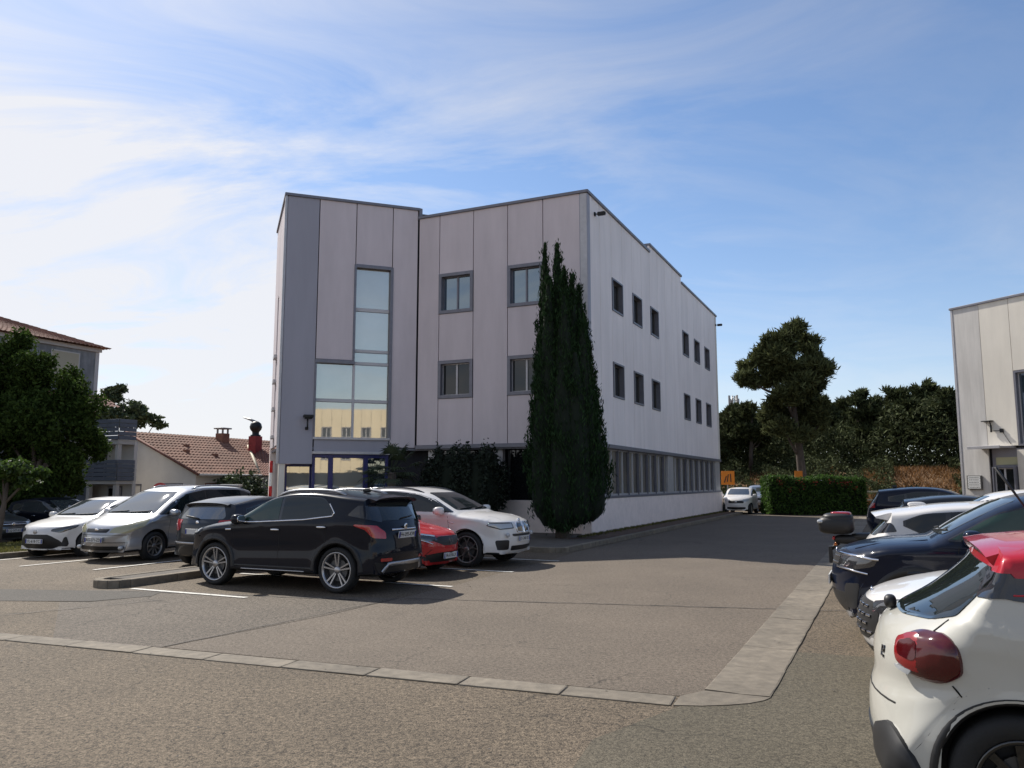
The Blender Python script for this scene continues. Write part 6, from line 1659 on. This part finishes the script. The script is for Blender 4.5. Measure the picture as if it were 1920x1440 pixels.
# 14-16 further cars of the right-hand row
def simple_car(label, sp, u, v, hd, pm, glass='car_glass', rearlamp=True, ant=False, group=G_D, **kw):
    c = Car('parked_car', label, sp, u, v, hd, pm, group, **kw)
    r_ = sp['top'][9][1]; b0, b1 = sp['belt']
    x0 = .92 if sp is not CITY else .85; xe = -1.45 if sp is not CITY else -1.1
    up = r_ - .125
    c.dlo([(x0, b1 + .075), (-.4, b0 * .5 + b1 * .5 + .04), (xe, b0 + .04)], [(x0, b1 + .09), (x0 - .45, up - .09), (0, up), (-.7, up), (xe, b0 + .17)], [-.1, -.98] if sp is not CITY else [-.15], glass)
    cz = sp['top'][6][1]; c.windscreen(True, sym((.60, cz + .04), (.52, sp['top'][8][1] - .03)), 'car_glass_clear')
    rz0 = sp['top'][-6][1] if False else b0 + .02
    c.windscreen(False, sym((.54, rz0), (.46, sp['top'][12][1] - .08)), 'car_glass_clear')
    xf, xr, Wd = sp['xf'], sp['xr'], sp['W']; hz = sp['top'][4][1]
    front_basic(c, [(xf - .06, .44, hz - .16), (xf - .20, .64, hz - .17), (xf - .44, Wd - .09, hz - .07), (xf - .42, Wd - .1, hz), (xf - .09, .44, hz - .06)], 'lamp_clear', sym((.40, hz - .26), (.44, hz - .12)), sym((.5, .28), (.5, .40)), .46, None, hz - .19)
    c.patch('tail_light', 135, [(xr + .2, Wd - .06, b0 - .16), (xr + .03, Wd - .32, b0 - .18), (xr + .1, Wd - .32, b0 - .03), (xr + .22, Wd - .08, b0 - .02)], 'lamp_red', .010, mirror=True)
    c.doors([(.85, b1), (-.1, b1 + .03)], None, [(-.2, b1 - .07)], hm=pm); c.mirrors(.72, b1 + .08, pm)
    if ant: c.ell('antenna', (-1.25, 0, r_ + .02), (.07, .02, .045), 'black_plastic')
    return c
simple_car('white car two bays beyond the motorbike with only its roof showing', SUV_S, 1.96, 17.9, 180, 'paint_white')
simple_car('dark grey car with its roofline showing between the white roof and the navy car', HATCH_L, 2.0, 20.6, 0, 'paint_grey')
simple_car('navy estate car tail out at the far end of the right-hand row', SUV_S, 1.45, 27.3, 0, 'paint_navy', ant=True)
# far end
G_F = 'cars parked at the far end of the road'
simple_car('small white city car facing the camera beyond the office block', CITY, -7.65, 47.4, -90, 'paint_white', group=G_F, rims=('nine', 'rim_silver'))
simple_car('silver SUV parked behind the small white city car', SUV_S, -7.2, 52.6, -90, 'paint_silver', group=G_F)
simple_car('dark car tucked in shade between the silver SUV and the hedge', HATCH_L, -5.4, 51.4, -90, 'paint_black', group=G_F)
# van
vn = dict(MPV, W=.98, top=[(2.12, .24, .28), (2.25, .42, .44), (2.29, .62, .48), (2.22, .86, .46), (2.0, 1.05, .30), (1.62, 1.17, .16), (1.42, 1.22, .14), (1.1, 1.6, .17), (.8, 1.92, .14), (.4, 2.02, .09), (-.8, 2.05, .09), (-1.6, 2.04, .09), (-2.15, 2.0, .10, 's'), (-2.2, 1.9, .14), (-2.24, 1.4, .2), (-2.28, .95, .2), (-2.30, .7, .2), (-2.28, .45, .2), (-2.18, .27, .2)], belt=(1.25, 1.2), tumble=.08)
c = Car('parked_van', 'white van mostly hidden behind the flowering hedge', vn, -3.0, 55.0, -90, 'paint_white', cat='van', rims=('nine', 'rim_silver'))
c.windscreen(True, sym((.74, 1.26), (.66, 1.86)), 'car_glass_clear'); c.dlo([(1.1, 1.28), (.1, 1.3)], [(1.1, 1.5), (.9, 1.75), (.1, 1.8)], [])
front_basic(c, [(2.2, .5, .8), (1.9, .8, .82), (1.85, .82, 1.0), (2.15, .5, .95)], 'lamp_clear', sym((.4, .6), (.4, .8)), sym((.6, .3), (.6, .42)), .5, None); c.mirrors(1.1, 1.3, 'black_plastic', 1.4)
c.patch('tail_light', 135, [(-2.2, .93, .95), (-2.28, .80, .95), (-2.24, .80, 1.4), (-2.18, .92, 1.4)], 'lamp_red', .008, mirror=True)

# ---------------- motorbike with top case
mk = thing('motorbike', 'motorbike with a grey and red top case parked beside the white hatchback', 'motorbike', W(.15, 15.0), -GA)
for x, nm in ((-.72, 'wheel'), (.74, 'wheel')):
    mb = MB(); mb.lathe([(.22, .05), (.27, .07), (.31, .05), (.32, 0), (.31, -.05), (.27, -.07), (.22, -.05)], 32, 'y'); o = mb.build('wheel', [MATS['tyre']], mk, (x, 0, .32))
    mb = MB(); mb.lathe([(.225, .045), (.20, .04), (.20, -.04), (.225, -.045)], 32, 'y')
    for k in range(5):
        a = k * 2 * math.pi / 5; mb.tube([(.03 * math.cos(a), 0, .03 * math.sin(a)), (.21 * math.cos(a), 0, .21 * math.sin(a))], .014, 6)
    mb.build('rim', [MATS['rim_dark']], o)
def mpart(n_, f_, mat):
    mb = MB(); f_(mb); return mb.build(n_, [MATS[mat]], mk)
mpart('frame', lambda m: (m.tube([(-.72, .12, .32), (-.2, .13, .45), (.1, .12, .4)], .03), m.tube([(-.72, -.12, .32), (-.2, -.13, .45), (.1, -.12, .4)], .03), m.tube([(.74, .09, .32), (.52, .09, .95)], .028), m.tube([(.74, -.09, .32), (.52, -.09, .95)], .028)), 'pole_metal')
mpart('engine', lambda m: (m.bevbox(-.22, .28, -.17, .17, .25, .6, .05),), 'sign_black')
mpart('tank', lambda m: m.superell((.22, 0, .86), (.32, .17, .16), .7), 'paint_red')
mpart('seat', lambda m: m.superell((-.34, 0, .83), (.42, .15, .07), .6), 'black_plastic')
mpart('tail_fairing', lambda m: m.superell((-.78, 0, .78), (.26, .12, .08), .7), 'black_plastic')
mpart('rear_mudguard', lambda m: (m.bevbox(-1.12, -1.06, -.09, .09, .38, .66, .015), m.tube([(-.95, 0, .72), (-1.09, 0, .60)], .03)), 'black_plastic')
mpart('tail_light', lambda m: m.superell((-1.03, 0, .80), (.03, .09, .035), .7), 'lamp_red')
mpart('exhaust', lambda m: m.tube([(.0, -.2, .32), (-.5, -.2, .38), (-.98, -.22, .52)], [.04, .055, .06], 10), 'chrome')
mpart('handlebar', lambda m: (m.tube([(.38, .38, 1.06), (.48, .2, 1.04), (.5, 0, 1.0), (.48, -.2, 1.04), (.38, -.38, 1.06)], .016), m.tube([(.46, .25, 1.05), (.42, .36, 1.26)], .008), m.tube([(.46, -.25, 1.05), (.42, -.36, 1.26)], .008)), 'sign_black')
for sg_ in (1, -1): mpart('mirror', lambda m: m.superell((.41, sg_ * .40, 1.27), (.02, .07, .045), .8), 'sign_black')
mpart('fairing', lambda m: m.superell((.62, 0, .92), (.16, .2, .24), .8), 'paint_red')
mpart('windshield', lambda m: m.add([(.70, -.16, 1.05), (.70, .16, 1.05), (.52, .13, 1.38), (.52, -.13, 1.38), (.715, -.16, 1.05), (.715, .16, 1.05), (.535, .13, 1.38), (.535, -.13, 1.38)], [(0, 3, 2, 1), (4, 5, 6, 7), (0, 1, 5, 4), (2, 3, 7, 6), (1, 2, 6, 5), (3, 0, 4, 7)]), 'car_glass')
for sg_ in (1, -1): mpart('indicator', lambda m: m.superell((-1.0, sg_ * .17, .70), (.03, .045, .02), .8), 'lamp_orange')
tcs = thing('top_case', 'grey hard-shell top case with red reflector on the back of the motorbike', 'case', mk.matrix_basis @ Vector((-.98, 0, .88)), -GA)
mb = MB(); mb.superell((0, 0, .14), (.29, .27, .155), .55, 24, 14); mb.build('lower_shell', [MATS['black_plastic']], tcs)
mb = MB(); mb.superell((.03, 0, .245), (.25, .25, .10), .6, 24, 14); mb.build('lid', [MATS['sign_black']], tcs)
mb = MB(); mb.superell((.08, 0, .335), (.17, .17, .035), .6, 20, 8); mb.build('reflector', [MATS['lamp_red']], tcs)
mb = MB(); mb.superell((-.24, -.16, .20), (.06, .09, .035), .7, 16, 8); mb.superell((-.24, .16, .20), (.06, .09, .035), .7, 16, 8); mb.build('clear_lens', [MATS['lamp_clear']], tcs)
# ================================================================== street furniture, signs
sg = thing('road_sign', 'square orange sign with black slanted strokes beyond the office block', 'sign', (px_pos(1362, 47.5), 47.5, 0), R(12))
mb = MB(); mb.tube([(0, .06, 0), (0, .06, 2.3)], .035, 8); mb.build('post', [MATS['pole_metal']], sg)
mb = MB(); mb.bevbox(-.42, .42, -.02, .02, 1.62, 2.42, .012); mb.build('plate', [MATS['sign_orange']], sg)
mb = MB()
for (x0, z0, x1, z1, wd) in ((-.24, 1.76, -.10, 2.12, .035), (-.06, 1.78, .02, 2.22, .035), (.18, 1.78, .16, 2.26, .035), (.02, 2.22, .16, 2.26, .02), (-.27, 1.80, -.20, 1.74, .03)):
    mb.add([(x0 - wd, -.024, z0), (x0 + wd, -.024, z0), (x1 + wd, -.024, z1), (x1 - wd, -.024, z1)], [(0, 1, 2, 3)])
mb.build('symbol', [MATS['sign_black']], sg)
# small orange sign above the hedge
s2 = thing('road_sign', 'small orange sign just showing above the hedge left of the pine trunk', 'sign', (px_pos(1494, 49), 49, 0), R(8))
mb = MB(); mb.tube([(0, .05, 0), (0, .05, 2.2)], .03, 8); mb.build('post', [MATS['pole_metal']], s2)
mb = MB(); mb.bevbox(-.25, .25, -.02, .02, 1.95, 2.45, .01); mb.build('plate', [MATS['sign_orange']], s2)
# no-entry style round sign behind the minivan
s3 = thing('road_sign', 'round red rimmed sign showing above the silver minivan roof', 'sign', (px_pos(306, 32), 32, gz(px_pos(306, 32), 32)), R(15))
mb = MB(); mb.tube([(0, .05, 0), (0, .05, 1.95)], .03, 8); mb.build('post', [MATS['pole_metal']], s3)
mb = MB(); mb.lathe([(0, -.02), (.30, -.02), (.30, .02), (0, .02)], 28, 'y', (0, 0, 1.68), smooth=False); mb.build('plate', [MATS['sign_red']], s3)
mb = MB(); mb.lathe([(0, -.026), (.215, -.026), (.215, -.02)], 28, 'y', (0, 0, 1.68), smooth=False); mb.build('face', [MATS['sign_white']], s3)
# concrete bollard/pillar near the wing
bp = thing('gate_pillar', 'short cream pillar beside the left edge of the office block', 'pillar', W(-22.0, 22.6, gzuv(-22.0, 22.6)))
mb = MB(); mb.bevbox(-.3, .3, -.2, .2, -.1, 1.75, .02); mb.build('pillar_body', [MATS['house_wall']], bp)
mb = MB(); mb.bevbox(-.34, .34, -.24, .24, 1.75, 1.83, .015); mb.build('cap', [MATS['white_post']], bp)
# fence by the hedge
fn = thing('fence', 'low weathered fence with dry grass beside the flowering hedge', 'fence', (19.5, 44.6, 0), R(-8))
for i in range(6):
    mb = MB(); mb.bevbox(-.04, .04, -.04, .04, 0, 1.35, .008); mb.build('post', [MATS['shutter_cream']], fn, (i * .9, 0, 0))
for z in (.35, .8, 1.25):
    mb = MB(); mb.bevbox(0, 4.5, -.02, .02, z - .04, z + .04, .006); mb.build('rail', [MATS['shutter_cream']], fn)
n = 2600
P = np.stack([RNG.uniform(.0, 5.2, n) + 19.3, RNG.uniform(44.5, 46.5, n), RNG.uniform(.1, 1.0, n) ** 1.3], 1)
o = link('tall_dry_grass', leaf_mesh('tall_dry_grass', P, .25, .02, up=1.6), None, MATS['straw_blade']); tag(o, 'tall dry grass around the low fence', 'grass', kind='stuff')
# antenna mast far behind the wood
am = thing('antenna_mast', 'lattice antenna mast with panel aerials above the wood', 'mast', (px_pos(1378, 150), 150, -1))
mb = MB()
for a in range(3):
    t = a * 2 * math.pi / 3
    mb.tube([(.7 * math.cos(t), .7 * math.sin(t), 0), (.45 * math.cos(t), .45 * math.sin(t), 19)], .07, 6)
for k in range(14):
    z = 1 + k * 1.3
    for a in range(3):
        t0, t1 = a * 2 * math.pi / 3, (a + 1) * 2 * math.pi / 3
        mb.tube([(.6 * math.cos(t0), .6 * math.sin(t0), z), (.6 * math.cos(t1), .6 * math.sin(t1), z + 1.2)], .04, 5)
mb.build('lattice', [MATS['pole_metal']], am)
for k in range(6):
    t = k * math.pi / 3
    mb = MB(); mb.bevbox(-.18, .18, -.1, .1, -.9, .9, .03); mb.build('panel_aerial', [MATS['pole_metal']], am, (.85 * math.cos(t), .85 * math.sin(t), 17.6 + (.6 if k % 2 else 0)), t)
